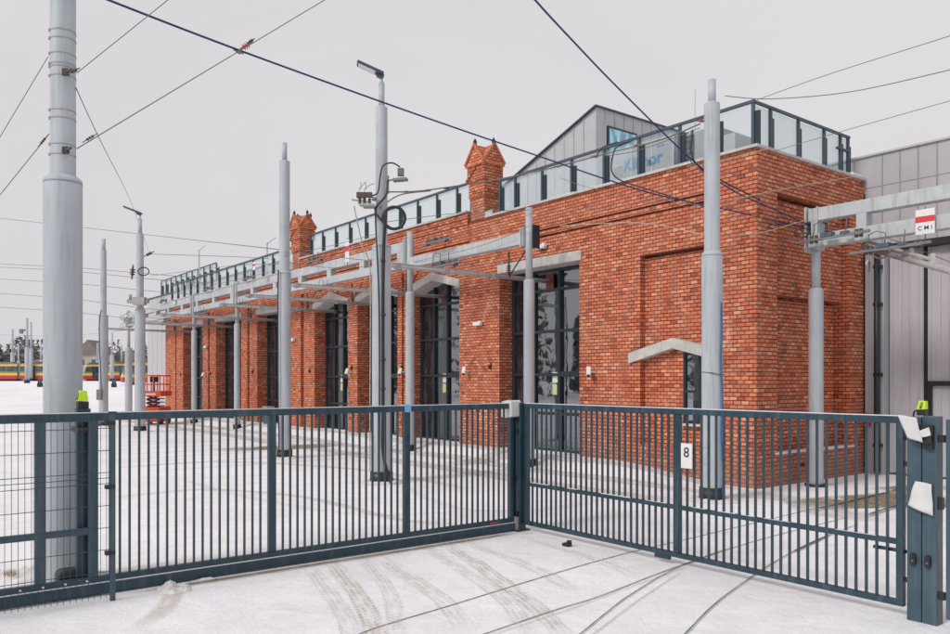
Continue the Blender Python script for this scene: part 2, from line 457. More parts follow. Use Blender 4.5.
# ------------------------------------------------------------------ world, light, camera
SUN_EL, SUN_AZ = R(38), math.atan2(-.80, -.60)
w = bpy.data.worlds.new('World'); scene.world = w; w.use_nodes = True
nt = w.node_tree; bg = nt.nodes['Background']
sky = nt.nodes.new('ShaderNodeTexSky'); sky.sky_type = 'NISHITA'; sky.sun_disc = False
sky.sun_elevation = SUN_EL; sky.sun_rotation = SUN_AZ; sky.dust_density = 4.0
hs = nt.nodes.new('ShaderNodeHueSaturation'); hs.inputs['Saturation'].default_value = .12; hs.inputs['Value'].default_value = .6
nt.links.new(sky.outputs[0], hs.inputs['Color'])
wtc = nt.nodes.new('ShaderNodeTexCoord')
wn = noi(nt, wtc.outputs['Generated'], 1.1, 6, .6, .8)
cloud = mixc(nt, mapr(nt, wn, .3, .7), (7.05, 6.92, 7.10), (7.75, 7.60, 7.72))
mixw = mixc(nt, .93, hs.outputs[0], cloud)
nt.links.new(mixw, bg.inputs['Color']); bg.inputs['Strength'].default_value = .10
sun = bpy.data.lights.new('sun', 'SUN'); sun.energy = 1.75; sun.angle = R(14); sun.color = (1, .965, .92)
so = bpy.data.objects.new('sun', sun); COL.objects.link(so); so.location = (-10, -10, 30)
sdir = Vector((math.sin(SUN_AZ)*math.cos(SUN_EL), math.cos(SUN_AZ)*math.cos(SUN_EL), math.sin(SUN_EL)))
so.rotation_euler = sdir.to_track_quat('Z', 'Y').to_euler()
cam = bpy.data.cameras.new('camera'); co = bpy.data.objects.new('camera', cam); COL.objects.link(co)
co.location = (0, 0, H); co.rotation_euler = (R(90), 0, 0)
cam.sensor_width = 36; cam.lens = F/950*36; cam.shift_y = (HY-317)/950; cam.clip_end = 4000; cam.clip_start = .1
scene.camera = co
scene.view_settings.view_transform = 'Standard'; scene.view_settings.look = 'None'; scene.view_settings.exposure = 0

# ------------------------------------------------------------------ ground
def axis(lo, hi, step, out, grow=1.35):
    a = []; x = lo
    while x <= hi: a.append(x); x += step
    s = step; x = hi
    while x < out: s *= grow; x += s; a.append(x)
    s = step; x = lo
    while x > -out: s *= grow; x -= s; a.insert(0, x)
    return a
xs = axis(-22, 12, .3, 1600); ys = axis(3, 46, .3, 1600)
mb = MB(); nx = len(xs)
mb.v = [(x, y, gz(x, y) if 0 < y < 400 else (2.0 if y > 0 else 0)) for y in ys for x in xs]
mb.f = [(j*nx+i, j*nx+i+1, (j+1)*nx+i+1, (j+1)*nx+i) for j in range(len(ys)-1) for i in range(nx-1)]
mb.sm = [True]*len(mb.f)
tag(mb.build('snowy_ground', M['snow']), kind='structure')

def ribbon(name, pts, w, mat, lift=.006, fade=(.4, .4), k=10, label=None):
    pts = smooth_pts([(p[0], p[1], 0) for p in pts], k); L = [0]
    for i in range(1, len(pts)): L.append(L[-1]+(pts[i]-pts[i-1]).length)
    me = bpy.data.meshes.new(name); vs = []; fs = []; uvs = []; fd = []
    ww = w if callable(w) else (lambda t: w)
    for i, p in enumerate(pts):
        d = (pts[min(i+1, len(pts)-1)]-pts[max(i-1, 0)]).normalized(); nrm = Vector((-d.y, d.x, 0))*ww(L[i]/L[-1])/2
        for s in (-1, 0, 1):
            q = p+nrm*s; vs.append((q.x, q.y, gz(q.x, q.y)+lift)); uvs.append(((s+1)/2, L[i]))
            fd.append(min(1, L[i]/max(fade[0], 1e-3), (L[-1]-L[i])/max(fade[1], 1e-3)) if True else 1)
    for i in range(len(pts)-1):
        for c in (0, 1): a = i*3+c; fs.append((a, a+1, a+4, a+3))
    me.from_pydata(vs, [], fs); me.materials.append(mat); l = me.uv_layers.new(name='UVMap')
    for p in me.polygons:
        for li in p.loop_indices: l.data[li].uv = uvs[me.loops[li].vertex_index]
    at_ = me.attributes.new('fade', 'FLOAT', 'POINT'); at_.data.foreach_set('value', [max(0, x) for x in fd])
    o = bpy.data.objects.new(name, me); COL.objects.link(o); return tag(o, kind='structure')
def gp(*px): return [G(*p) for p in px]
# tram rails let into the paving: grooves that run under the gate and straighten toward the doors
r1 = gp((300, 668), (360, 634), (456, 604), (560, 572), (628, 553), (680, 541), (740, 526.5), (850, 500))
ribbon('tram_rail', r1, .017, M['groove'])
r2 = gp((395, 668), (486, 634), (560, 609), (600, 596.5), (680, 566), (760, 540), (850, 517))
ribbon('tram_rail', r2, .016, M['groove'], .008)
r2b = gp((425, 660), (500, 633), (575, 608), (640, 584), (700, 563))
ribbon('tram_rail', r2b, .012, M['groove2'], .010)
r3 = gp((560, 650), (584, 632), (606, 614), (630, 596), (676, 569), (735, 546))
ribbon('tram_rail', r3, .015, M['groove'], .012)
ribbon('tram_rail', gp((572, 652), (600, 630), (640, 600), (684, 571)), .014, M['groove2'], .012)
r4 = gp((655, 668), (688, 632), (714, 606), (740, 586), (776, 562), (816, 541), (860, 524))
ribbon('tram_rail', r4, .016, M['groove'], .014)
for i, uc in enumerate((6.04, 10.54, 13.71, 16.89, 21.99, 26.9, 31.8)):
    for s in (-.72, .72):
        a = [W(uc+s, v) for v in (-9.0 if i else -3.6, -6, -3, -.1)] if i else [W(uc+s, v) for v in (-3.6, -2.4, -1.2, -.1)]
        ribbon('tram_rail', a, .05, M['groove2'], .006, fade=(2.5, .1))
# slush bands along the foot of the building and across the yard
for k, (v0, wd, m_) in enumerate(((-.35, .40, 'patchl'), (-1.25, .5, 'patchl'), (-2.6, .8, 'patchl'))):
    ribbon('slush_band', [W(u, v0+.12*math.sin(u*.9+k)) for u in (-.6, 2, 5, 8, 12, 16, 20, 26, 32, 37)], wd, M[m_], .016+.003*k, fade=(1.2, 1), k=6)
ribbon('bare_paving', gp((800, 507), (830, 504), (868, 502), (905, 501), (960, 498)), lambda t: .9+1.2*t, M['patchb'], .022, fade=(.7, .8))
ribbon('bare_paving', gp((880, 491), (910, 489), (950, 487)), .7, M['patchb'], .026, fade=(.6, .8))
ribbon('slush_band', gp((735, 492), (770, 497), (800, 500), (830, 513), (900, 520)), .9, M['patchl'], .030, fade=(.5, .8))
ribbon('tram_rail', gp((793, 553), (815, 542.5), (832, 534.5)), .04, M['groove'], .018, fade=(.1, .2))
ribbon('tram_rail', gp((810, 512), (850, 503), (905, 489)), .06, M['groove'], .030, fade=(.3, .3))
ribbon('tram_rail', gp((865, 518), (885, 511), (915, 503)), .07, M['groove'], .034, fade=(.3, .3))
ribbon('bare_paving', gp((213, 451), (250, 449), (300, 447), (340, 444)), 1.3, M['patchb'], .020, fade=(1.5, 1.2))
ribbon('slush_band', gp((442, 466), (470, 463), (500, 462), (540, 464)), 1.0, M['patchl'], .022, fade=(.8, .8))
ribbon('slush_band', gp((100, 500), (200, 490), (300, 497), (400, 520), (470, 525)), .22, M['patchb2'], .018, fade=(1, 1))
ribbon('slush_band', gp((100, 470), (220, 462), (360, 470), (470, 490)), .3, M['patchb2'], .018, fade=(1, 1))
# gritty line the sliding gate has scraped
ribbon('grit_line', [W(-.47, v) for v in (-6.3, -7.5, -9, -10.2, -11.1)], .07, M['patchb'], .012, fade=(.3, .5))
ribbon('grit_line', [W(-.53, v) for v in (-6.6, -7.5, -9, -10.2, -10.9)], .03, M['groove2'], .015, fade=(.5, .5))
# tyre tracks that swing out of the gate
for pts, m_, wd in (
    (((322, 554), (330, 562), (344, 579), (359, 599), (369, 617), (375, 634), (380, 660)), 'tread', .24),
    (((306, 560), (314, 574), (330, 596), (344, 617), (350, 634), (354, 655)), 'tread_faint', .22),
    (((350, 551), (366, 563), (384, 585), (393, 606), (395, 634), (394, 655)), 'tread_faint', .20),
    (((372, 550), (391, 566), (412, 580), (430, 592), (446, 605), (466, 630)), 'tread_mid', .26),
    (((414, 540), (424, 546), (445, 560), (466, 574), (488, 588), (513, 610), (530, 640)), 'tread_mid', .22),
    (((430, 538), (442, 543), (467, 558), (492, 576), (514, 592), (540, 612), (566, 640)), 'tread', .26),
    (((450, 536), (473, 545), (502, 556), (523, 565), (546, 575), (580, 595)), 'tread_mid', .24),
    (((500, 532), (530, 540), (570, 552), (610, 566), (645, 582)), 'tread_faint', .18)):
    ribbon('tyre_track', gp(*pts), wd*.86, M[m_], .016, fade=(.9, .5), k=14)
ribbon('tyre_track', gp((378, 470), (430, 500), (500, 512), (600, 500), (700, 470)), .2, M['tread_faint'], .02)
ribbon('tyre_track', gp((180, 480), (260, 500), (360, 515), (470, 512)), .2, M['tread_faint'], .022)

# ------------------------------------------------------------------ brick depot
depot = thing('brick_depot', 'long red brick tram depot with tall glazed doors and two gabled brick turrets', 'building', at(0, 0, 0))
OPEN = [(4.58, 7.49, 'flat'), (9.23, 11.85, 'gable'), (12.45, 14.97, 'gable'), (15.61, 18.16, 'gable'), (20.45, 23.53, 'flat'), (25.32, 28.45, 'flat'), (30.25, 33.32, 'flat')]
UEND = 36.35; ZG = -.15
def ztop(u): return 6.60 if 8.79 < u < 19.3 else (6.33 if u < 8.79 else 6.27)
GROOVES = [(12.08, 12.20), (19.03, 19.32), (24.35, 24.6), (29.3, 29.55), (34.4, 34.6)]
def depth(u, z):                              # how far the wall face sits back at (u, z)
    for a, b, k in OPEN:
        if a < u < b and z < (4.80 if k == 'flat' else 5.25): return None if z > .1 else 0
    if .98 < u < 2.78 and .64 < z < 4.68:
        if 1.07 < u < 1.77 and 1.14 < z < 2.55: return None
        if z > 4.61: return .33  # slot along the panel head, shaped deep to make a dark shadow line
        return .15
    for a, b in GROOVES:
        if a < u < b and z < 5.3: return .12
    if 0.9 < u < 7.6 and (5.50 < z < 5.55 or 5.66 < z < 5.70): return .11  # string-course lines cut extra deep to read as dark shadow lines
    if u > 8.79 and (5.78 < z < 5.83): return .05
    if u > 8.79 and (z > ztop(u)-.30) : return -.05 if z > ztop(u)-.14 else -.025
    return 0
us = {0, UEND, 8.79, 19.3, .98, 2.78, 1.07, 1.77, .9, 7.6, 12.08, 12.20}
for a, b, k in OPEN: us |= {a, b}
for a, b in GROOVES: us |= {a, b}
us = sorted(us)
zs = sorted({4.61, ZG, .1, .64, 1.14, 2.55, 4.68, 4.80, 5.25, 5.3, 5.50, 5.55, 5.66, 5.70, 5.78, 5.83, 5.97, 6.13, 6.27, 6.30, 6.33, 6.46, 6.60})
wall = MB(); rec = MB()
def cell(i, j):
    if i < 0 or j < 0 or i >= len(us)-1 or j >= len(zs)-1: return 'x'
    u = (us[i]+us[i+1])/2; z = (zs[j]+zs[j+1])/2
    if z > ztop(u): return 'x'
    return depth(u, z)
REV = .5
for i in range(len(us)-1):
    for j in range(len(zs)-1):
        c = cell(i, j)
        if c == 'x': continue
        xa, xb = -us[i+1], -us[i]; z0, z1 = zs[j], zs[j+1]
        if c is not None:
            (rec if c == .15 else wall).quad((xa, c, z0), (xb, c, z0), (xb, c, z1), (xa, c, z1))
        d = REV if c is None else c
        for (ni, nj, e) in ((i+1, j, 'l'), (i, j+1, 't')):
            n = cell(ni, nj)
            if n == 'x':
                continue
            dn = REV if n is None else n
            if abs(dn-d) < 1e-6: continue
            a_, b_ = min(d, dn), max(d, dn)
            if e == 'l': wall.quad((xa, a_, z0), (xa, b_, z0), (xa, b_, z1), (xa, a_, z1))
            else: wall.quad((xa, a_, z1), (xb, a_, z1), (xb, b_, z1), (xa, b_, z1))
# masonry over the gabled heads
def gable_pts(a, b, apex, end): return a, b, (a+b)/2, apex, end
for a, b, k in OPEN:
    if k != 'gable': continue
    m_ = (a+b)/2
    wall.poly([(-b, 0, 4.70), (-m_, 0, 5.02), (-a, 0, 4.70), (-a, 0, 5.25), (-b, 0, 5.25)])
    wall.poly([(-b, REV-.02, 4.70), (-m_, REV-.02, 5.02), (-a, REV-.02, 4.70), (-a, REV-.02, 5.25), (-b, REV-.02, 5.25)])
# end wall (toward the camera's right), with two nested blind panels
SV = 4.06
def sdepth(v, z):
    if .68 < v < 3.45 and .62 < z < 5.60:
        if z > 5.52: return .40  # slot cut deeper than the panel so its head falls into shade
        if .74 < v and 3.61 < z < 3.68: return .50  # extra depth shaped for a shade line over the inner panel
        if .74 < v < 3.62 and z < 3.68: return .36
        return .17
    return 0
vs_ = [0, .68, .74, 3.45, SV]; zs2 = [ZG, .62, 3.61, 3.68, 5.52, 5.60, 6.33]
def sc(i, j):
    if i < 0 or j < 0 or i >= 4 or j >= 6: return 0
    return sdepth((vs_[i]+vs_[i+1])/2, (zs2[j]+zs2[j+1])/2)
for i in range(4):
    for j in range(6):
        c = sc(i, j); y0, y1, z0, z1 = vs_[i], vs_[i+1], zs2[j], zs2[j+1]
        (rec if c else wall).quad((-c, y0, z0), (-c, y1, z0), (-c, y1, z1), (-c, y0, z1))
        if i < 3 and abs(sc(i+1, j)-c) > 1e-6:
            n = sc(i+1, j); wall.quad((-c, y1, z0), (-n, y1, z0), (-n, y1, z1), (-c, y1, z1))
        if j < 5 and abs(sc(i, j+1)-c) > 1e-6:
            n = sc(i, j+1); wall.quad((-c, y0, z1), (-c, y1, z1), (-n, y1, z1), (-n, y0, z1))
wall.quad((-UEND, 0, ZG), (-UEND, 12, ZG), (-UEND, 12, 6.27), (-UEND, 0, 6.27))
e_ = [0]+[q for a, b, k in OPEN for q in (a-.1, b+.4)]+[UEND]
for q in range(0, len(e_), 2): wall.quad((-e_[q+1], 12, ZG), (-e_[q], 12, ZG), (-e_[q], 12, 6.0), (-e_[q+1], 12, 6.0))
for a, b, k in OPEN: wall.quad((-b-.4, 12, 4.3), (-a+.1, 12, 4.3), (-a+.1, 12, 6.0), (-b-.4, 12, 6.0))
wall.quad((-.42, SV, ZG), (-.42, 12, ZG), (-.42, 12, 6.0), (-.42, SV, 6.0))
# parapet backs and the step ends
for a, b, z in ((0, 8.79, 6.33), (8.79, 19.3, 6.60), (19.3, UEND, 6.27)):
    wall.quad((-b, .38, 5.9), (-a, .38, 5.9), (-a, .38, z), (-b, .38, z))
    wall.quad((-b, -.05, z-.001), (-a, -.05, z-.001), (-a, .38, z-.001), (-b, .38, z-.001))
wall.quad((-8.79, -.05, 6.2), (-8.79, .38, 6.2), (-8.79, .38, 6.6), (-8.79, -.05, 6.6))
wall.quad((-19.3, -.05, 6.2), (-19.3, .38, 6.2), (-19.3, .38, 6.6), (-19.3, -.05, 6.6))
wall.quad((-.38, .38, 5.9), (-.38, SV, 5.9), (-.38, SV, 6.33), (-.38, .38, 6.33))
# string of gauged brickwork proud of the corner
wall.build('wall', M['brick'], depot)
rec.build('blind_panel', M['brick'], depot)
mb = MB(); mb.quad((-UEND, .3, 6.02), (-.3, .3, 6.02), (-.3, 12, 6.02), (-UEND, 12, 6.02)); mb.build('roof', M['roof'], depot)
# backing so that nothing shows through the depot
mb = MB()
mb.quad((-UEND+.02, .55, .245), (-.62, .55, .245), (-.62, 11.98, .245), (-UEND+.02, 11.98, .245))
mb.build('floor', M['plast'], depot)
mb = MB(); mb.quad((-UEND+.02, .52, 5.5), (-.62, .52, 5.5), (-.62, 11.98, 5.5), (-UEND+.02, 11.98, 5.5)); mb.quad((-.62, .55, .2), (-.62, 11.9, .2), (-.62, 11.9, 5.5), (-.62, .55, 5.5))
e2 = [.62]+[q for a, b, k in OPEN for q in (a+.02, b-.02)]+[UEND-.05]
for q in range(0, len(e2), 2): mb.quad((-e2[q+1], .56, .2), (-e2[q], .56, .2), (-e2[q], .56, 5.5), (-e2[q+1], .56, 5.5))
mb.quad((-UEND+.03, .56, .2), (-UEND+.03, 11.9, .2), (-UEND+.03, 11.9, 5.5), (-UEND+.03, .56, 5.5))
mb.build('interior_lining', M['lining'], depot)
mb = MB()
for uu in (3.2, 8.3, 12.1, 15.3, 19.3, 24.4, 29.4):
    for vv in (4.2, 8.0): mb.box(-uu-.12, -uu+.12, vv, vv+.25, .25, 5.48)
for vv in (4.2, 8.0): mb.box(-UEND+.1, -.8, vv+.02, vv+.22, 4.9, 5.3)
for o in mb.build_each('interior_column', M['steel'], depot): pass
mb = MB()
for uu in (5.0, 7.0, 9.8, 11.2, 13.7, 16.9, 22.0, 27.0, 32.0):
    mb.box(-uu-.05, -uu+.05, 1.2, 11, 4.55, 4.62)
for o in mb.build_each('strip_lamp', M['white'], depot): pass
for a, b, k in OPEN:                              # glazed doors on the far side, seen through the hall
    mb = MB(); x = -b-.4
    while x < -a+.12: mb.box(x-.05, x+.05, 11.9, 11.98, .25, 4.3); x += .88
    for z_ in (2.0, 2.9, 3.8): mb.box(-b-.4, -a+.1, 11.92, 11.97, z_-.04, z_+.04)
    mb.box(-b-.4, -a+.1, 11.93, 11.96, .25, 1.5)
    mb.build('rear_door', M['steel'], depot)
mb = MB()
for uu, w_ in ((13.2, 1.6), (17.5, 2.0), (22.5, 1.5), (27.5, 2.2), (32.5, 1.8)):
    mb.box(-uu-w_/2, -uu+w_/2, 8.6, 10.6, .25, 1.6); mb.box(-uu-w_*.3, -uu+w_*.3, 8.9, 9.6, 1.62, 2.3)
for o in mb.build_each('work_platform', M['tube'], depot): pass
cp = MB()
for a, b, z in ((-.05, 8.02, 6.33), (8.80, 19.27, 6.60), (20.15, UEND+.04, 6.27)):
    y0 = -.07 if z < 6.5 else -.11
    cp.box(-b, -a, y0, .42, z, z+.055)
cp.box(-.42, .05, .42, SV, 6.331, 6.384)
cp.build('coping', M['conc'], depot, bevel=.006)
cs = MB()
for a, b, z in ((0.0, 8.0, 6.387), (8.85, 19.2, 6.657), (20.2, UEND, 6.327)):
    u = a
    while u < b:
        l = min(b-u, random.uniform(.4, 1.1)); cs.box(-u-l+.01, -u-.01, .0, .36, z, z+random.uniform(.008, .03)); u += l
v = .45
while v < SV-.2:
    l = random.uniform(.4, .9); cs.box(-.36, .0, v, min(v+l, SV), 6.386, 6.386+random.uniform(.012, .035)); v += l
cs.box(-.34, .02, SV-.5, SV-.02, 6.385, 6.45)
cs.build('snow_cap', M['cap'], depot, bevel=.008)
sl = MB(); sl.box(-.22, .012, .60, 3.66, .60, .635); sl.build('sill', M['cap'], depot, bevel=.008)
# lintels
for a, b, k in OPEN:
    mb = MB()
    if k == 'flat': mb.box(-b-.03, -a+.08, -.045, REV, 4.79, 5.02)
    else:
        m_ = (a+b)/2; a_, b_ = a-.05, b+.08
        mb.prism([(-b_, 4.60), (-m_, 4.93), (-a_, 4.60), (-a_, 4.82), (-m_, 5.16), (-b_, 4.82)], -.045, REV)
    mb.build('lintel', M['conc'], depot, bevel=.008)
mb = MB(); m_ = 1.9
mb.prism([(-3.06, 2.38), (-m_, 2.67), (-.74, 2.38), (-.74, 2.60), (-m_, 2.88), (-3.06, 2.60)], -.06, .16)
mb.build('lintel', M['conc'], depot, bevel=.008)
# tall glazed doors
for di, (a, b, k) in enumerate(OPEN):
    top = 4.80 if k == 'flat' else 5.0
    d = bpy.data.objects.new('door', None); COL.objects.link(d); d.parent = depot; d.location = (-(a+b)/2, REV, .24)
    hw = (b-a)/2; ht = top-.24
    fr = MB()
    def fb(x0, x1, z0, z1, y0=-.06, y1=.05): fr.box(x0, x1, y0, y1, z0, z1)
    fb(-hw, -hw+.10, 0, ht); fb(hw-.20, hw, 0, ht)
    fb(-hw+.1, hw-.1, ht-.08, ht); fb(-hw+.1, hw-.1, 0, .07)
    cols = [-hw+.10, -hw*.42, (.33 if k == 'flat' else .12), hw-.20, hw-.10]
    for c in cols[1:-2]: fb(c-.035, c+.035, .07, ht-.08, -.075, .05)
    for zc in (.95, 1.92, 3.0, 4.03):
        if zc < ht-.2: fb(-hw+.1, hw-.1, zc-.035, zc+.035, -.068, .05)
    fb(cols[2]+.035, hw-.2, 1.86, 2.0, -.07, .05)
    fr.build('frame', M['steel'], d, bevel=.004)
    pd = MB(); pd.box(cols[0], cols[1], .0, .02, .07, ht-.08); pd.box(cols[1], cols[2], .0, .02, .07, ht-.08) if di else None
    pd.build('dark_pane', M['pane_dark'], d)  # opaque, its dark colour stands in for the unlit interior
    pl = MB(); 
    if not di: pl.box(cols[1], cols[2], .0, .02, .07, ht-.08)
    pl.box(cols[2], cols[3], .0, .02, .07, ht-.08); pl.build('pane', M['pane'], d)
    # things seen through / stuck on the glass
    st = MB(); st.box(cols[2]-.30, cols[2]-.12, -.006, -.002, 1.72, 1.98); st.box(cols[3]-.3, cols[3]-.1, -.006, -.002, 1.60, 1.80) if di % 2 else None
    st.build_each('notice', M['white'], d)
    st = MB(); st.box(cols[2]-.30, cols[2]-.14, -.006, -.002, 1.42, 1.68); st.build('safety_notice', paint('notice_yellow_green', (.55, .6, .3), .6, .1, 9) if di == 0 else bpy.data.materials['notice_yellow_green'], d)
    hd = MB(); hd.box(cols[3]+.06, cols[3]+.09, -.13, -.10, .85, 1.25); hd.box(cols[3]+.06, cols[3]+.09, -.10, -.07, .88, .92); hd.box(cols[3]+.06, cols[3]+.09, -.10, -.07, 1.18, 1.22); hd.build('handle', M['louvre'], d)
    th = MB(); th.box(-hw, hw, -REV+.02, 0.06, -.12, 0); th.build('threshold', M['conc'], d)
wd = bpy.data.objects.new('window', None); COL.objects.link(wd); wd.parent = depot; wd.location = (-1.42, .18, 1.14)
fr = MB()
fr.box(-.35, -.30, -.04, .04, 0, 1.45); fr.box(.30, .35, -.04, .04, 0, 1.45); fr.box(-.3, .3, -.04, .04, 0, .06); fr.box(-.3, .3, -.04, .04, 1.39, 1.45)
fr.box(.02, .07, -.045, .04, .06, 1.39); fr.box(-.3, .3, -.042, .04, .62, .68); fr.build('frame', M['steel'], wd)
pn = MB(); pn.box(-.3, .3, 0, .01, .06, 1.39); pn.build('pane', M['pane'], wd)
pn = MB(); pn.box(-.12, .22, -.02, -.012, .32, .46); pn.build_each('notice', M['black'], wd)
pn = MB(); pn.box(-.34, .34, -.13, -.05, -.05, 0); pn.build('sill', M['conc'], wd)

# brick turrets with crossed gables
def turret(u0, u1, zb):
    r = bpy.data.objects.new('turret', None); COL.objects.link(r); r.parent = depot
    cx, wx, wy = -(u0+u1)/2, (u1-u0)/2-.045, .275
    r.location = (cx, wy-.02, zb)
    s = MB(); z1 = 6.95-zb; z2 = 7.40-zb; z3 = 7.86-zb
    s.box(-wx+.05, wx-.05, -wy+.02, wy, 0, z1)
    s.box(-wx+.01, wx-.01, -wy-.02, wy+.03, z1, z2)
    s.box(-wx-.02, wx+.02, -wy-.05, wy+.06, z2, z3)
    s.build('shaft', M['brick'], r)
    # stepped corbels
    s = MB()
    for k in range(4):
        s.box(-wx-.045+.10*k, -wx-.02+.10*k+.09, -wy-.085, -wy-.05, z2+.02+.085*k, z2+.10+.085*k+.02*k)
    s.build('corbel', M['brick_dark'], r)
    g = MB(); e = .05; ht = .50; a_, b_ = wx+e, wy+.035+e
    # gable prism along y and another along x
    g.prism([(-a_, z3), (a_, z3), (0, z3+ht)], -b_, b_)
    g2 = MB(); g2.prism([(-b_, z3+.002), (b_, z3+.002), (0, z3+ht-.002)], -a_-.003, a_+.003)
    g2.v = [(y, x, z) for x, y, z in g2.v]; g2.f = [tuple(reversed(f)) for f in g2.f]
    g.build('gable', M['brick_pale'], r); g2.build('gable', M['brick_pale'], r)
    # raking bands
    rk = MB()
    for sx in (-1, 1):
        rk.bar((sx*(a_+.01), -b_-.012, z3+.005), (0, -b_-.012, z3+ht+.01), .05, .055)
        rk.bar((a_+.014, sx*(b_+.01), z3+.005), (a_+.014, 0, z3+ht+.01), .05, .055)
        rk.bar((-a_-.014, sx*(b_+.01), z3+.005), (-a_-.014, 0, z3+ht+.01), .05, .055)
    rk.box(-a_-.01, a_+.01, -b_-.01, b_+.01, z3-.06, z3-.003)
    rk.build_each('raking_band', M['brick_dark'] if False else M['terra'], r)
    fn = MB()
    for p in ((0, -b_+.02), (a_-.02, 0), (-a_+.02, 0), (0, b_-.02)):
        fn.cyl((p[0], p[1], z3+ht-.03), (p[0], p[1], z3+ht+.07), .035, .055, 8)
        fn.cyl((p[0], p[1], z3+ht+.07), (p[0], p[1], z3+ht+.17), .055, .008, 8)
    fn.build_each('finial', M['black'], r)
    lt = MB(); lt.box(wx-.02, wx+.28, -wy+.02, -wy+.05, -.02, .24) if u0 < 10 else None
    if lt.v: lt.build('flashing', M['clad'], r)
turret(8.02, 8.80, 6.28); turret(19.27, 20.13, 6.25)

# glass railing on the parapet
rail = bpy.data.objects.new('roof_railing', None); COL.objects.link(rail); rail.parent = depot; rail.location = (0, 0, 0)
def post(x, y, z0, z1, along='x'):
    o = MB(); dk = MB()
    if along == 'x':
        o.box(x-.03, x+.03, y-.02, y+.03, z0, z1); dk.box(x+.035, x+.125, y+.0, y+.06, z0, z1-.16)
    else:
        o.box(x-.03, x+.02, y-.03, y+.03, z0, z1); dk.box(x-.06, x-.0, y+.035, y+.125, z0, z1-.16)
    o.v += []; q = o.build('railing_post', M['post_light'], rail)
    dk.build('post_bracket', M['steel'], rail)
us_right = [.21, 1.02, 1.9, 2.98, 4.0, 5.04, 6.07, 7.09, 7.70]
for u in us_right: post(-u, .2, 6.385, 7.25)
us_mid = [8.95, 9.61, 10.6, 11.62, 12.64, 13.6, 14.77, 15.87, 16.9, 17.9, 18.9]
for u in us_mid: post(-u, .2, 6.655, 7.46)
us_left = [20.3+1.04*i for i in range(16)]
for u in us_left: post(-u, .2, 6.325, 7.20)
for v in (.78, 1.78, 2.78, 3.45, 3.78): post(-.2, v, 6.385, 7.25, 'y')
tr = MB()
tr.box(-7.75, -.17, .165, .225, 7.25, 7.305); tr.box(-18.95, -8.9, .165, .225, 7.46, 7.52); tr.box(-us_left[-1]-.03, -20.25, .165, .225, 7.20, 7.27)
tr.box(-.225, -.17, .225, 3.82, 7.25, 7.30); tr.box(-.225, -.17, 3.30, 3.82, 6.95, 6.99)
tr.build('top_rail', M['post_light'], rail)
gl = MB()
gl.box(-7.7, -.24, .235, .245, 6.42, 7.24); gl.box(-18.9, -8.95, .235, .245, 6.69, 7.45); gl.box(-us_left[-1], -20.3, .235, .245, 6.36, 7.19)
gl.box(-.245, -.235, .26, 3.78, 6.42, 7.24)
gl.build('glass_panel', M['glass'], rail)

# ------------------------------------------------------------------ wall fixtures
def wall_lamp(px, py, kind, label, grp=None, v=0.0):
    px += 6 if kind == 'camera' and px > 380 else (2.5 if kind == 'camera' else 0)
    u = U(px, v); z = ZZ(py, u, v)
    if kind == 'camera':
        t = thing('security_camera', label, 'camera', at(u, v-.0, z), group=grp)
        mb = MB(); mb.box(-.03, .03, -.14, 0, -.02, .02); mb.cyl((0, -.12, 0), (0, -.14, .03), .02, n=8); mb.build_each('bracket', M['white'], t)
        mb = MB(); mb.bar((-.05, -.12, .10), (.05, -.23, -.08), .10, .09); mb.build('housing', M['white'], t, bevel=.012)
        mb = MB(); mb.cyl((.05, -.23, -.08), (.058, -.242, -.096), .035, n=12); mb.build('lens', M['black'], t)
    elif kind == 'amber':
        t = thing('warning_lamp', label, 'lamp', at(u, v, z), group=grp)
        mb = MB(); mb.box(-.05, .05, -.05, 0, -.09, .0); mb.build('base', M['black'], t)
        mb = MB(); mb.cyl((0, -.06, -.01), (0, -.06, .07), .05, .045, 14); mb.build('lens', M['amber'], t)
        mb = MB(); mb.cyl((0, -.06, .07), (0, -.06, .085), .046, .03, 14); mb.build('cap', M['black'], t)
    elif kind == 'flood':
        t = thing('floodlight', label, 'floodlight', at(u, v, z), group=grp)
        mb = MB(); mb.box(-.15, .15, -.13, -.02, -.05, .05); mb.build('housing', M['white'], t, bevel=.012)
        mb = MB(); mb.box(-.04, .04, -.02, 0, -.06, .06); mb.build_each('bracket', M['black'], t)
        mb = MB(); mb.box(.10, .19, -.14, -.05, -.02, .07); mb.build('sensor', M['white'], t, bevel=.01)
    return t
wall_lamp(479.6, 324, 'flood', 'white floodlight high on the brick pier left of the nearest depot door', 'white floodlights on the brick piers')
wall_lamp(463, 371, 'camera', 'white security camera low on the left edge of the widest brick pier', 'security cameras on the depot wall')
wall_lamp(490.6, 365, 'amber', 'amber lamp on the brick pier just left of the nearest depot door', 'amber lamps on the depot wall')
wall_lamp(588, 372, 'camera', 'white security camera to the right of the nearest depot door', 'security cameras on the depot wall')
wall_lamp(399, 372, 'camera', 'white security camera on the narrow pier behind the second gantry column', 'security cameras on the depot wall')
wall_lamp(402.5, 366, 'amber', 'amber lamp on the narrow pier behind the second gantry column', 'amber lamps on the depot wall')
wall_lamp(352, 367, 'amber', 'amber lamp on the pier just left of the lamp mast with cables', 'amber lamps on the depot wall')
wall_lamp(349, 372, 'camera', 'white security camera beside the amber lamp left of the cabled lamp mast', 'security cameras on the depot wall')
wall_lamp(310, 370, 'amber', 'amber lamp on the pier just right of the recessed groove by the fourth door', 'amber lamps on the depot wall')
wall_lamp(294, 340, 'flood', 'white floodlight on the brick beside the tall plain mast', 'white floodlights on the brick piers')
wall_lamp(253, 371, 'amber', 'amber lamp on the broad pier left of the plain mast', 'amber lamps on the depot wall')
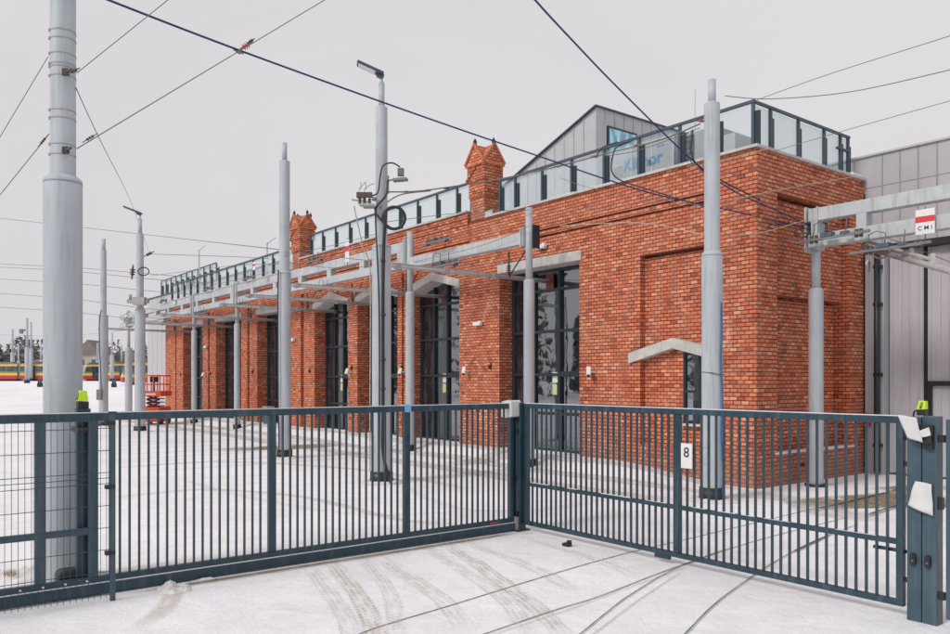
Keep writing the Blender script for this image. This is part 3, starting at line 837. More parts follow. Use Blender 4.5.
wall_lamp(210.6, 373, 'amber', 'amber lamp between the two far gantry columns', 'amber lamps on the depot wall')
wall_lamp(207, 347, 'flood', 'white floodlight high between the two far gantry columns', 'white floodlights on the brick piers')
wall_lamp(204, 375, 'camera', 'white security camera on the pier right of the sixth gantry column', 'security cameras on the depot wall')
wall_lamp(181, 374, 'amber', 'amber lamp on the farthest brick pier at the left end', 'amber lamps on the depot wall')
wall_lamp(543, 247, 'flood', 'white floodlight directly above the lintel of the nearest depot door', 'white floodlights on the brick piers')

# ------------------------------------------------------------------ roof plant
def blockthing(name, label, cat, u0, u1, v0, v1, z0, z1, mat, ext=None, grp=None):
    t = thing(name, label, cat, at(u0, v0, z0), group=grp)
    mb = MB(); mb.box(-(u1-u0), 0, 0, v1-v0, 0, z1-z0); mb.build('casing', mat, t, bevel=.01)
    return t
ahu = blockthing('air_handling_unit', 'long white air handling unit with blue lettering behind the glass roof railing', 'air handler', 3.10, 4.95, 1.5, 2.7, 6.03, 7.62, M['ahu'])
mb = MB()
for q in (-.02, .6, 1.22, 1.83): mb.box(-q-.02, -q+.02, -.012, -.002, .45, 1.57)
mb.box(-1.84, -.0, -.013, -.003, 1.55, 1.6); mb.box(-1.84, 0, -.013, -.003, .84, .87); mb.build('panel_frame', M['beam'], ahu)
mb = MB(); mb.box(-1.74, -1.50, -.03, -.003, .95, 1.20); mb.build('grille', M['louvre'], ahu)
text_mesh('lettering', 'Klimor', .40, M['logo'], ahu, -.88, -.016, 1.16, scale_x=1.05, bold=.006)
mb = MB()
for i in range(3): mb.cyl((-.42+.075*i, -.010, 1.42), (-.42+.075*i, -.018, 1.42), .022, n=10)
mb.build('logo_dot', M['logo'], ahu)
mb = MB(); mb.box(-.65, -.61, -.05, -.01, 1.02, 1.14); mb.build('handle', M['black'], ahu)
u0 = U(694, 1.3); u1 = U(680, 1.3)
lo = blockthing('louvred_unit', 'grey louvred fan unit right of the white lettered unit on the roof', 'ventilator', u0-.55, u1, 1.3, 2.4, 6.03, 7.46, M['ahu'])
mb = MB()
for k in range(6):
    z_ = .62+.13*k; mb.bar((-(u1-u0)-.5, -.03, z_), (-.56, -.03, z_), .09, .02)
mb.build_each('louvre', M['louvre'], lo)
mb = MB(); mb.box(-(u1-u0)-.52, -.54, -.006, -.002, .52, 1.38); mb.build('backing', M['dark'], lo)
u0 = U(735, 1.2); u1 = U(716, 1.2)
blockthing('roof_cabinet', 'small grey cabinet on the roof beside the corner of the glass railing', 'cabinet', u0, u1, 1.2, 1.9, 6.03, ZZ(132, u0, 1.2), M['clad'])
def ductrun(px0, px1, v, h, label, d=.6):
    ua_, ub_ = U(px1, v), U(px0, v)
    t = thing('roof_duct', label, 'duct', at(ua_, v, 6.03))
    mb = MB(); mb.box(-(ub_-ua_), 0, 0, d, .12, h); mb.build('casing', M['ahu'], t, bevel=.01)
    mb = MB(); x = -.35
    while x > -(ub_-ua_)+.1: mb.box(x-.02, x+.02, -.02, 0, .10, h+.02); x -= .8
    for o in mb.build_each('flange', M['louvre'], t): pass
    mb = MB(); x = -.2
    while x > -(ub_-ua_): mb.box(x-.04, x+.04, .1, d-.1, 0, .12); x -= 1.6
    for o in mb.build_each('foot', M['black'], t): pass
ductrun(531, 612, 1.1, .62, 'low grey duct along the roof between the nearer turret and the lettered unit')
ductrun(384, 448, 1.2, .95, 'low grey duct on the roof between the cabled mast and the nearer turret')
ductrun(318, 366, 1.5, .9, 'low grey duct on the roof just right of the farther turret')
ductrun(222, 275, 1.3, .75, 'low grey duct on the roof left of the farther turret')
# raised metal-clad roof house
hu = U(596, 4); hz = ZZ(107, hu, 4); lu = U(518, 4); lz = ZZ(175, lu, 4)
ph = thing('roof_house', 'grey standing seam roof house with a sloping top and blue window above the parapet', 'roof house', at(hu, 4, 6.03))
mb = MB(); L = lu-hu+3.2; zs_ = hz-6.03; sl_ = (hz-lz)/(lu-hu)
mb.prism([(-L, 0), (0, 0), (0, zs_), (-min(L, (zs_-.3)/sl_), zs_-sl_*min(L, (zs_-.3)/sl_)), (-L, .3)], 0, 5.0)
mb.build('cladding', M['clad'], ph)
mb = MB()
x = -.5
while x > -L+.2:
    zt = zs_+sl_*x
    if zt > .4: mb.box(x-.012, x+.012, -.025, 0, 0, zt)
    x -= .42
y = .4
while y < 5: mb.box(0, .025, y-.012, y+.012, 0, zs_+.0); y += .42
mb.build('standing_seam', M['beam'], ph)
mb = MB(); mb.bar((-L*.98, -.05, zs_-sl_*L*.98+.03), (.06, -.05, zs_+.02), .10, .035); mb.bar((.03, -.08, zs_+.02), (.03, 5.0, zs_+.02), .10, .035); mb.build('verge_flashing', M['post_light'], ph)
mb = MB(); v0 = Vv(608, hu)-4; v1 = Vv(635, hu)-4
zt = ZZ(128, hu, 4+v0)-6.03; mb.box(.002, .04, v0, v1, zt-.9, zt); mb.build('window', M['pane_blue'], ph)
mb = MB(); mb.box(.0, .05, v0-.05, v1+.05, zt, zt+.05); mb.box(.0, .05, v0-.05, v0, zt-.9, zt); mb.build('window_frame', M['steel'], ph)
# quarter-round duct and low roof lights
def hood(u, v, label, r=.45, L=.9):
    t = thing('vent_hood', label, 'vent', at(u, v, 6.03))
    mb = MB(); pts = [(-r, 0), (r, 0)]+[(r*math.cos(R(a_)), .35+r*math.sin(R(a_))) for a_ in range(0, 181, 15)]
    mb.prism(pts, 0, L); mb.build('shell', M['clad'], t)
    mb = MB(); mb.box(-r-.03, r+.03, -.03, L+.03, .0, .12); mb.build('curb', M['plast'], t)
hood(U(524, 1.4), 1.4, 'rounded grey vent hood on the roof right of the nearer brick turret', .42)
hood(U(560, 1.6), 1.6, 'low rounded vent hood on the roof in front of the grey roof house', .40, 1.4)
hood(U(347, 1.6), 1.6, 'pale vent hood on the roof between the two brick turrets', .5, 1.2)
for px, pl in ((329, 'grey roof cabinet just right of the farther brick turret'), (455, 'grey roof cabinet just left of the nearer brick turret')):
    u0 = U(px, 1.3); blockthing('roof_cabinet', pl, 'cabinet', u0, u0+.9, 1.3, 2.2, 6.03, 7.05, M['clad'])
an = MB(); u0 = U(695, 2.2); an.cyl((0, 0, 0), (0, 0, ZZ(88, u0, 2.2)-6.03), .008, .004, 6)
tag(an.build('lightning_rod', M['wire'], loc=at(u0, 2.2, 6.03), rz=RZ), 'thin lightning rod rising above the louvred roof unit', 'lightning rod')
for px, py0, py1, vv, lab in ((199, 250, 300, 1.0, 'thin grey pole with a side arm on the far roof edge'), (267, 243, 290, 1.0, 'thin bracket post on the roof left of the farther turret')):
    u0 = U(px, vv); mb = MB(); hh = ZZ(py0, u0, vv)-6.03
    mb.cyl((0, 0, 0), (0, 0, hh), .05, .04, 8); mb.cyl((0, 0, hh-.03), (.9, 0, hh+.1), .02, n=6)
    tag(mb.build('roof_pole', M['beam'], loc=at(u0, vv, 6.03), rz=RZ), lab, 'pole')

# annex past the far end
ax = thing('grey_annex', 'pale grey clad annex past the far left end of the brick depot', 'building', at(24, 2, 0))
mb = MB(); mb.box(-23.2, -1, 0, 14, 0, 7.45); mb.build('wall', M['clad'], ax)
mb = MB(); mb.box(-23.3, -1, -.06, .1, 7.45, 7.53); mb.build('coping', M['post_light'], ax)
mb = MB()
for k in range(1, 22): mb.box(-k*1.05-.01, -k*1.05+.01, -.012, 0, 0, 7.4)
mb.build('seam', M['beam'], ax)
rr = bpy.data.objects.new('roof_railing', None); COL.objects.link(rr); rr.parent = ax; rr.location = (0, .3, 7.53)
ua, ub = U(216, 2.3)-24, U(161, 2.3)-24
n_ = 11
for k in range(n_):
    x = -(ua+(ub-ua)*k/(n_-1))
    mb = MB(); mb.box(x-.05, x+.05, 0, .05, 0, 1.0); mb.build('railing_post', M['post_light'], rr)
    mb = MB(); mb.box(x+.06, x+.32, .02, .09, 0, .72); mb.build('post_bracket', M['steel'], rr)
mb = MB(); mb.box(-ub, -ua, 0, .05, 1.0, 1.06); mb.build('top_rail', M['post_light'], rr)
mb = MB(); mb.box(-ub, -ua, .1, .11, .05, .98); mb.build('glass_panel', M['glass'], rr)

# ------------------------------------------------------------------ hall on the right
HV = 4.08
hall = thing('grey_hall', 'light grey clad hall with tall sliding doors right of the brick corner', 'building', at(0, HV, 0))
mb = MB(); mb.box(-1.3, .02, .0, 9, 6.05, 6.84); mb.box(.02, 12, .0, 9, 4.9, 6.84); mb.box(.02, .43, .0, 9, -.1, 4.9); mb.box(.43, 12, .35, 9, -.1, 4.9); mb.build('wall', M['clad2'], hall)
mb = MB(); mb.box(-.35, -.33, -.012, 0, 6.1, 6.84); mb.box(-.71, -.69, -.012, 0, 6.1, 6.84); x = .39
while x < 12: mb.box(x-.011, x+.011, -.012, 0, 4.9, 6.84); x += .36
mb.box(.02, 12, -.008, -.001, 6.16, 6.172)
mb.build('seam', M['seam'], hall)
mb = MB(); mb.box(-1.3, 12.02, -.05, 9, 6.84, 6.88); mb.build('coping', M['clad'], hall)
mb = MB()
x = .60
for k in range(8):
    ds = bpy.data.objects.new('sliding_door', None)
    break
dr = MB(); fl = MB()
dcol = [(.45, 1.14), (1.21, 2.55), (2.62, 4.0), (4.07, 5.4), (5.47, 6.8)]
for (a_, b_) in dcol:
    d = bpy.data.objects.new('sliding_door', None); COL.objects.link(d); d.parent = hall; d.location = (a_, .2, .05)
    mb = MB(); mb.box(0, b_-a_, 0, .12, 0, 4.72); mb.build('leaf', M['door_panel'], d)
    mb = MB()
    for q in (.08, .42, .78, 1.12):
        if q+.18 < b_-a_: mb.box(q, q+.18, -.02, 0, .02, 4.70)
    mb.build('rib', M['door_panel'], d, bevel=.008)
    mb = MB(); mb.box(b_-a_+.005, b_-a_+.06, -.03, .1, 0, 4.72); mb.build('seal', M['black'], d)
mb = MB(); mb.box(.55, 12, -.02, .18, 4.76, 4.90); mb.build('door_track', M['black'], hall)
wk = bpy.data.objects.new('wicket_frame', None); 
COL.objects.link(wk); wk.parent = hall; wk.location = (1.24, .10, .05)
mb = MB(); mb.box(0, .08, 0, .06, 0, 1.85); mb.box(0, 1.2, 0, .06, 1.85, 1.95); mb.box(1.12, 1.2, 0, .06, 0, 1.85); mb.build('frame', M['black'], wk)
# downpipe
dp = thing('downpipe', 'dark blue-black downpipe on the pale hall wall beside the brick corner', 'downpipe', at(-.31, HV-.08, 0))
mb = MB(); mb.cyl((0, 0, .05), (0, 0, 4.72), .06, n=14); mb.build('pipe', M['steel'], dp)
mb = MB()
for z_ in (.6, 2.1, 3.6, 4.4): mb.box(-.06, .09, -.055, .08, z_, z_+.07)
mb.build_each('clip', M['black'], dp)
hk = MB(); hk.tube([(0, 0, 0), (.0, -.1, .02), (.0, -.16, -.05), (0, -.13, -.1)], .02, 8)
tag(hk.build('wall_hook', M['white'], loc=at(-.12, HV, ZZ(262, -.12, HV)), rz=RZ), 'white hook on the hall wall next to the brick edge', 'hook')
ar = thing('alarm_box', 'small red alarm box on the pale hall wall at gate height', 'alarm', at(-.09, HV, ZZ(420, -.09, HV)))
mb = MB(); mb.box(-.06, .06, -.07, 0, -.12, .14); mb.build('housing', M['red'], ar, bevel=.006)
mb = MB(); mb.cyl((0, -.07, -.04), (0, -.085, -.04), .03, n=12); mb.box(-.045, .045, -.075, -.07, .03, .11); mb.build('label_plate', M['white'], ar)
hy = MB(); hy.cyl((0, -.0, 0), (0, -.06, 0), .03, n=10); hy.box(-.12, .12, -.05, 0, .02, .06)
tag(hy.build('wall_tap', M['black'], loc=at(0.0+.10, 1.05, .0), rz=RZ), 'short black tap on the brick end wall below the snowy sill', 'tap').location = (*W(-.015, 1.45), .33)

# ------------------------------------------------------------------ masts
def foot(X, Y, r):
    n = 20; mb = MB(); ring = []
    for q, rr in enumerate((r*.8, r*1.25, r*1.9)):
        for k in range(n):
            a_ = 2*math.pi*k/n; e = 1+.22*mnoise.noise(Vector((math.cos(a_)*1.7+X, math.sin(a_)*1.7, q)))
            x, y = math.cos(a_)*rr*e, math.sin(a_)*rr*e
            ring.append((x, y, gz(X+x, Y+y)-gz(X, Y)+(.03, .045, .004)[q]*(1+.5*mnoise.noise(Vector((x*9, y*9, X))))))
    mb.v = ring; mb.f = [(q*n+k, q*n+(k+1) % n, (q+1)*n+(k+1) % n, (q+1)*n+k) for q in range(2) for k in range(n)]; mb.sm = [True]*len(mb.f)
    tag(mb.build('snow_drift', M['heap2'], loc=(X, Y, gz(X, Y))), kind='structure')  # low snow mound, greyed as contact shade round the foot
def mast(px, py_base, Y, levels, label, name='catenary_mast', grp=None, lamp=None, baseh=.22, rad=(.175, .13, .062)):
    X = (px-CX)/F*Y; z0 = gz(X, Y)
    t = thing(name, label, 'mast' if not lamp else 'lamp mast', (X, Y, z0), group=grp)
    foot(X, Y, rad[0]+.05)
    zl = [H+(HY-p)*Y/F-z0 for p in levels]      # top of lower tube, top of middle tube, tip
    mb = MB(); mb.cyl((0, 0, 0), (0, 0, zl[0]-.02), rad[0], n=32, caps=False); mb.cyl((0, 0, zl[0]-.02), (0, 0, zl[0]+.03), rad[0], rad[1]+.004, n=32, caps=False)
    mb.build('lower_shaft', M['mast'], t)
    mb = MB(); mb.cyl((0, 0, zl[0]), (0, 0, zl[1]-.02), rad[1], n=28, caps=False); mb.cyl((0, 0, zl[1]-.02), (0, 0, zl[1]+.02), rad[1], rad[2]+.002, n=28); mb.build('middle_shaft', M['mast'], t)
    if zl[2] > zl[1]:
        mb = MB(); mb.cyl((0, 0, zl[1]), (0, 0, zl[2]), rad[2], n=20); mb.build('upper_shaft', M['mast'], t)
    mb = MB(); r0 = rad[0]
    for hz_ in (.75,): mb.cyl((-.052, -r0+.012, hz_-.14), (-.052, -r0+.012, hz_+.14), .004, n=6); mb.cyl((.052, -r0+.012, hz_-.14), (.052, -r0+.012, hz_+.14), .004, n=6)
    for q_ in (-1, 1): mb.box(-.052, .052, -r0-.002, -r0+.02, .75+q_*.14-.004, .75+q_*.14+.004)
    for o in mb.build_each('hatch_edge', M['seam'], t): pass
    mb = MB(); mb.cyl((0, 0, zl[0]-.06), (0, 0, zl[0]-.045), r0+.002, n=32); mb.build('weld_ring', M['seam'], t)
    mb = MB()
    q = rad[0]+.045
    mb.cyl((0, 0, -.05), (0, 0, baseh), q, q-.01, 24); mb.build('base_collar', M['black'] if baseh > .1 else M['mast'], t)
    return t, zl
m712, z712 = mast(712, 500, 13.19, (253, 103, 80), 'plain grey mast in front of the brick corner with a blue hose up its side', rad=(.172, .128, .064))
hs_ = MB()
q = P(719.5, 496, 13.19)-Vector(m712.location); 
ang = Vector((.13, -.13, 0))
pp = [(.12, -.17, .12), (.13, -.18, .5), (.10, -.175, 1.1), (.125, -.165, 1.7), (.10, -.17, 2.35), (.12, -.16, 2.8), (.115, -.14, 3.3)]
t = thing('blue_hose', 'blue hose climbing the right side of the corner mast', 'hose', m712.location, 0)
MB().tube(smooth_pts(pp), .014).build('hose', M['blue'], t)
MB().tube(smooth_pts([(-.18, -.05, 2.15), (-.05, -.185, 2.13), (.1, -.17, 2.10), (.2, -.1, 2.12)]), .006, 6).build('tie', M['black'], t)
m380, z380 = mast(381.5, 482, 15.54, (245, 107, 84), 'tall lamp mast wrapped in cables in front of the third depot door', lamp=True, rad=(.188, .118, .060))
m283, z283 = mast(284.5, 458, 20.39, (272, 161, 143), 'tall plain grey mast left of the cabled lamp mast', rad=(.165, .138, .066))
m140, z140 = mast(140, 431, 31.0, (309, 234, 219), 'distant lamp mast left of the orange lift with a cable loop', lamp=True, rad=(.20, .138, .075))
m103, z103 = mast(103.5, 426, 34.5, (315, 250, 239), 'distant grey mast behind the yellow beacon with a black cable down it', rad=(.19, .125, .085))
m63, z63 = mast(63, 580, 7.9, (178.6, -60, -80), 'thick grey mast close by at the left, banded with steel straps', baseh=.04, rad=(.178, .118, .062))
# lamp heads
def lamp_head(root, z, s=1.0, az=0.0):
    mb = MB(); mb.cyl((0, 0, z-.1), (0, 0, z+.16*s), .03, n=10); mb.cyl((0, 0, z+.0), (0, 0, z+.03), .05, n=12); mb.build('lamp_bracket', M['mast'], root)
    c, s_ = math.cos(az), math.sin(az)
    d = Vector((c, s_, 0)); n = Vector((-s_, c, 0))
    up = Vector((0, 0, 1))
    a_ = Vector((0, 0, z+.18*s))+d*-.04; b_ = a_+d*.52*s+up*.20*s
    mb = MB(); mb.bar(a_, b_, .26*s, .05*s); mb.bar(a_-up*.05, a_+(b_-a_)*.25-up*.04, .10*s, .10*s); mb.build('lamp_head', M['gate2'], root, bevel=.02)
    mb = MB(); e = (b_-a_); mb.bar(a_+e*.32-up*.037*s, a_+e*.95-up*.037*s, .20*s, .012); mb.build('lamp_lens', M['white'], root)
lamp_head(m380, z380[2], 1.0, math.pi*1.06-RZ); lamp_head(m140, z140[2], 1.25, math.pi*1.0-RZ)
# steel bands and brackets on the near mast
Ym = 7.9
for py in (34, 42, 57, 67, 70, 79, 113, 121, 147, 157):
    z_ = H+(HY-py)*Ym/F
    mb = MB(); mb.cyl((0, 0, z_), (0, 0, z_+.012), .1215, n=28, caps=True); mb.box(-.02, .02, -.13, -.115, z_-.004, z_+.016); mb.build('steel_band', M['tube'], m63)
# black cables and equipment on the lamp mast
def local(root, p):
    d = Vector(p)-Vector(root.location); c, s_ = math.cos(-RZ), math.sin(-RZ)
    return Vector((d.x*c-d.y*s_, d.x*s_+d.y*c, d.z))
def cabletube(name, label, cat, pts, r, mat, grp=None, k=8, n=8):
    pts = [Vector(p) for p in pts]; o0 = pts[0].copy()
    mb = MB(); mb.tube(smooth_pts([p-o0 for p in pts], k), r, n)
    return tag(mb.build(name, mat, loc=o0), label, cat, grp)
Y3 = 15.30
cond = cabletube('cable_conduit', 'thick black conduit running down the front of the cabled lamp mast', 'conduit', [P(386, 212, Y3), P(384, 240, Y3), P(383, 300, Y3), P(383, 400, Y3), P(383, 452, Y3-.1), P(391, 483, Y3-.15)], .031, M['black'])
mb = MB()
for py in (262, 316, 361, 390): 
    p = P(383.3, py, Y3)-P(383.3, 262, Y3); mb.cyl(p, p+Vector((0, 0, .05)), .044, n=12)
for q in mb.build_each('coupling', M['black'], cond): q.location = P(383.3, 262, Y3)-Vector(cond.location)
cabletube('black_cable', 'thin black cable hanging left of the conduit on the cabled lamp mast', 'cable', [P(375, 208, Y3), P(376, 230, Y3), P(379, 300, Y3), P(379.5, 400, Y3), P(379, 470, Y3)], .016, M['cable'])
cabletube('grey_conduit', 'thin pale conduit with clips left of the cabled lamp mast', 'conduit', [P(360, 243, Y3+.2), P(369, 262, Y3+.2), P(370.5, 300, Y3+.2), P(370, 400, Y3+.2), P(370, 470, Y3+.2)], .013, M['ropew'])
ring = [P(394+11*math.cos(a_), 218+11*math.sin(a_), Y3) for a_ in [2*math.pi*i/24 for i in range(25)]]
cabletube('cable_coil', 'black cable wound in a ring beside the cabled lamp mast', 'cable coil', ring, .030, M['black'], k=2)
cabletube('black_cable', 'black cable arching from the insulator box down to the lamp mast', 'cable', [P(400, 167, Y3), P(392, 163, Y3), P(383, 166, Y3), P(380, 178, Y3), P(378, 192, Y3), P(372, 196, Y3)], .015, M['cable'])
cabletube('black_cable', 'black cable sweeping from the mast bracket into the coil', 'cable', [P(388, 180, Y3), P(386, 195, Y3), P(377, 206, Y3), P(376, 213, Y3), P(383, 222, Y3), P(392, 229, Y3)], .022, M['cable'])
fl_ = thing('mast_floodlight', 'small floodlight and sensor on an arm of the cabled lamp mast', 'floodlight', P(388, 181, Y3), 0)
mb = MB(); mb.cyl((0, 0, 0), (.18, 0, .05), .016, n=8); mb.cyl((.18, 0, .05), (.34, 0, .06), .016, n=8); mb.cyl((0, 0, -.25), (0, 0, .1), .02, n=8); mb.build('arm', M['plast'], fl_)
mb = MB(); mb.bar((.10, 0, .01), (.38, -.05, .02), .16, .05); mb.build('lamp_head', M['plast'], fl_, bevel=.01)
mb = MB(); mb.box(.19, .31, -.05, .05, .10, .24); mb.build('sensor_box', M['louvre'], fl_)
ib = thing('mast_switch', 'brown insulator switch with wire horns on a bracket left of the lamp mast', 'switch', P(366, 205, Y3), 0)
mb = MB(); mb.box(-.12, .16, -.06, .06, -.02, .02); mb.bar((-.28, 0, .10), (.06, 0, .06), .03, .03); mb.build_each('bracket', M['tube'], ib)
mb = MB()
for x in (-.12, -.03, .07):
    mb.cyl((x, 0, -.0), (x, 0, .13), .02, n=8)
    for k in range(3): mb.cyl((x, 0, .03+.035*k), (x, 0, .045+.035*k), .035, n=10)
mb.box(-.18, .0, -.05, .05, .14, .24); mb.box(.01, .12, -.05, .05, .15, .24); mb.build_each('insulator', M['insul'], ib)
mb = MB(); mb.tube([(-.12, 0, .24), (-.14, 0, .30), (-.05, 0, .40), (.0, 0, .46)], .006, 6); mb.tube([(-.02, 0, .24), (-.04, 0, .30), (.06, 0, .38), (.16, 0, .42)], .006, 6); mb.tube([(-.1, 0, .3), (-.1, 0, .45)], .006, 6); mb.tube([(.0, 0, .3), (-.01, 0, .45)], .006, 6); mb.build_each('horn', M['wire'], ib)
mb = MB(); mb.cyl((.12, 0, .12), (.2, 0, .11), .04, n=10); mb.box(-.05, .18, -.06, .06, -.06, -.02); mb.build_each('clamp', M['redcap'] if False else M['plast'], ib)
cabletube('pull_rod', 'thin pinkish rod slanting down from the switch left of the lamp mast', 'rod', [P(354, 206, Y3), P(358, 225, Y3), P(362, 243, Y3)], .012, M['tube'])
# cable on the other masts
cabletube('black_cable', 'black cable down the left edge of the tall plain mast', 'cable', [P(278.5, 270, 20.2), P(278, 300, 20.2), P(278.2, 400, 20.2), P(279, 430, 20.2), P(279, 452, 20.2)], .018, M['cable'])
cabletube('black_cable', 'black cable down the mast behind the yellow beacon', 'cable', [P(101.5, 310, 34.2), P(99.5, 320, 34.2), P(99.5, 345, 34.2), P(101, 380, 34.2), P(101, 397, 34.2)], .022, M['cable'])
mb = MB(); mb.box(-.1, .1, -.08, .08, -.3, .15)
tag(mb.build('cable_box', M['plast'], loc=P(99.5, 393, 34.1)), 'dark cable box low on the mast behind the yellow beacon', 'box')
ring = [P(143.5+5.5*math.cos(a_), 271.5+4*math.sin(a_), 30.7) for a_ in [2*math.pi*i/20 for i in range(21)]]
cabletube('cable_coil', 'black cable loop high on the distant lamp mast', 'cable coil', ring, .022, M['black'], k=2, n=6)
mb = MB(); mb.box(-.4, .4, -.1, .1, -.08, .05); mb.box(-.15, .3, -.16, .1, -.16, .14); mb.cyl((-.3, 0, .05), (-.3, 0, .25), .06, n=8)
tag(mb.build('mast_bracket', M['tube'], loc=P(138, 301, 30.6)), 'grey clamp bracket around the distant lamp mast', 'bracket')
# small cabinet behind the gate
cb = thing('junction_cabinet', 'blue grey cabinet standing beside the foot of the tall plain mast', 'cabinet', (*G(268.5, 430), 0))
mb = MB(); mb.box(-.2, .2, -.15, .15, 0, .92); mb.build('body', M['gate2'], cb, bevel=.01)
mb = MB(); mb.box(-.22, .22, -.17, .17, .92, .96); mb.build('lid', M['beam'], cb)

# ------------------------------------------------------------------ gantry over the tracks
GV = -1.1
gan = thing('catenary_gantry', 'long light grey ladder gantry standing on slim columns in front of the depot doors', 'gantry', at(5.09, GV, 0))
BU = 5.09
def gx(u): return -(u-BU)
colspec = [(5.09, 208, 311), (10.05, 232, 308), (22.9, 296, 337), (28.2, 300, 340), (39.6, 330, 348)]
for u, ptop, pl in colspec:
    X, Y = W(u, GV); z0 = gz(X, Y)
    ztp = H+(HY-ptop)*Y/F if u < 12 else 6.05; zlw = {5.09: 0, 10.05: 0}.get(u, None)
    zl = H+(HY-pl)*Y/F if u < 12 else (4.3 if u < 39 else 3.9)
    if u < 6: zl = ZZ(281, u, GV)
    elif u < 12: zl = ZZ(293, u, GV)
    c = bpy.data.objects.new('column', None); COL.objects.link(c); c.parent = gan; c.location = (gx(u), 0, z0)
    mb = MB(); mb.cyl((0, 0, 0), (0, 0, zl-z0), .125 if u < 39 else .2, n=28, caps=False); mb.cyl((0, 0, zl-z0), (0, 0, zl-z0+.04), .125, .085, n=28, caps=False); mb.build('lower_shaft', M['mast'], c)
    mb = MB(); mb.cyl((0, 0, zl-z0), (0, 0, ztp-z0), .082, n=24); mb.build('upper_shaft', M['mast'], c)
    mb = MB(); mb.cyl((0, 0, -.02), (0, 0, .2), .165, n=20); mb.build('base_collar', M['black'], c); foot(X, Y, .17)
mb = MB()
x0, x1 = gx(41.5), gx(10.2)
mb.box(x0, x1, -.06, .16, 5.62, 5.90); mb.box(x0, x1, -.06, .16, 5.16, 5.40)
mb.box(gx(10.2), gx(5.3), -.055, .155, 5.14, 5.42)
mb.build_each('chord', M['beam'], gan, bevel=.012)
mb = MB(); u = 10.5
while u < 41.4:
    mb.box(gx(u)-.14, gx(u)+.14, -.05, .15, 5.40, 5.62); u += 2.15
mb.build_each('ladder_strut', M['beam'], gan)
mb = MB()
for u, a, b in colspec:
    zt_ = 5.95 if u > 6 else 5.5
    mb.box(gx(u)-.20, gx(u)-.16, -.12, .20, 5.08, zt_); mb.box(gx(u)-.12, gx(u)-.09, -.12, .20, 5.08, zt_)
    if u > 11: mb.box(gx(u)+.12, gx(u)+.16, -.12, .20, 5.08, zt_)
mb.build_each('saddle_plate', M['beam'], gan)
mb = MB(); mb.box(.09, .12, .02, .22, 5.02, 5.55); mb.build('end_flange', M['steel'], gan)
# overhead conductor tubes, one per track
LBL = ['first', 'second', 'third', 'fourth', 'fifth', 'sixth', 'seventh']
for i, uc in enumerate((6.04, 10.54, 13.71, 16.89, 21.99, 26.9, 31.8)):
    v0 = (-4.2, -4.4, -4.4, -4.0, -4.4, -4.4, -4.4)[i]
    t = thing('conductor_tube', ['grey overhead tube running into the nearest depot door', 'grey overhead tube running into the second door from the right', 'grey overhead tube running into the third door from the right', 'grey overhead tube running into the fourth door from the right', 'grey overhead tube running into the fifth door from the right', 'grey overhead tube running into the sixth door from the right', 'grey overhead tube running into the leftmost depot door'][i], 'conductor tube', at(uc, v0, 4.46), group='overhead tubes running into the depot doors')
    L = .55-v0-.1
    mb = MB(); mb.cyl((0, 0, 0), (0, L, 0), .038, n=12); mb.box(-.02, .02, .03, L, .03, .065); mb.build('tube', M['tube'], t)
    mb = MB()
    for y in (.1, L*.3, L*.6): mb.box(-.05, .05, y, y+.09, -.055, .07)
    mb.build_each('clamp', M['tube'], t)
    mb = MB(); yy = -v0+GV+.2
    mb.cyl((0, yy, .03), (0, yy, .62), .022, n=8)
    for k in range(4): mb.cyl((0, yy, .12+.05*k), (0, yy, .145+.05*k), .05, n=12)
    mb.cyl((0, yy, .02), (.55, yy+.05, .60), .018, n=8); mb.build('hanger', M['insul'], t)
    if i in (0, 1):
        mb = MB(); mb.box(-.14, .14, L-.02, L+.0, -.18, .20); mb.box(-.06, .06, L+.0, L+.06, -.1, .1); mb.build('end_plate', M['signal'], t)
    else:
        mb = MB(); mb.cyl((0, L-.3, 0), (0, L-.1, 0), .06, n=12); mb.build('end_plate', M['insul'], t)
# isolator drives lying on the gantry and their white/red tags
def isolator(u, v, z, label, ry=.0):
    t = thing('line_isolator', label, 'isolator', at(u, v, z), group='isolators carried by the gantries')
    mb = MB(); mb.bar((-.75, 0, -.02), (.62, -.04, .0), .05, .045); mb.bar((-.5, -.1, -.03), (.5, -.1, -.03), .03, .03); mb.build_each('arm', M['plast'], t)
    mb = MB(); mb.box(-.26, -.04, -.08, .04, .0, .08); mb.box(.10, .24, -.06, .03, .0, .06); mb.build_each('drive_box', M['isobox'], t)
    mb = MB()
    for x in (-.45, -.36, .38, .46): mb.cyl((x, -.02, -.08), (x, -.02, .06), .035, n=10)
    mb.build_each('insulator', M['insul'], t)
    mb = MB()
    for x in (-.4, -.12, .2): mb.cyl((x, -.05, .05), (x+.02, -.05, .26), .010, n=6)
    mb.tube([(-.4, -.05, .25), (-.25, -.07, .30), (-.12, -.05, .25)], .008, 6); mb.build_each('rod', M['wire'], t)
    return t
isolator(8.35, GV-.25, 5.62, 'isolator on top of the single beam between the two nearest gantry columns')
t = isolator(8.1, GV-.2, 4.98, 'larger isolator slung under the single beam between the two nearest gantry columns')
t.scale = (1.15, 1.15, 1.15)
for u, lab in ((15.6, 'isolator on the gantry just right of the farther turret'), (21.3, 'isolator on the gantry left of the tall plain mast'), (25.9, 'isolator on the gantry above the sixth column'), (32.5, 'isolator on the gantry near its far left end')):
    isolator(u, GV-.1, 6.02, lab)
for u, lab in ((14.7, 'isolator under the gantry between the cabled mast and the plain mast'), (17.9, 'isolator under the gantry just right of the plain mast'), (21.9, 'isolator under the gantry just left of the plain mast'), (26.4, 'isolator under the gantry between the two far columns'), (31.6, 'isolator under the gantry near the grey annex')):
    isolator(u, GV-.2, 5.0, lab)
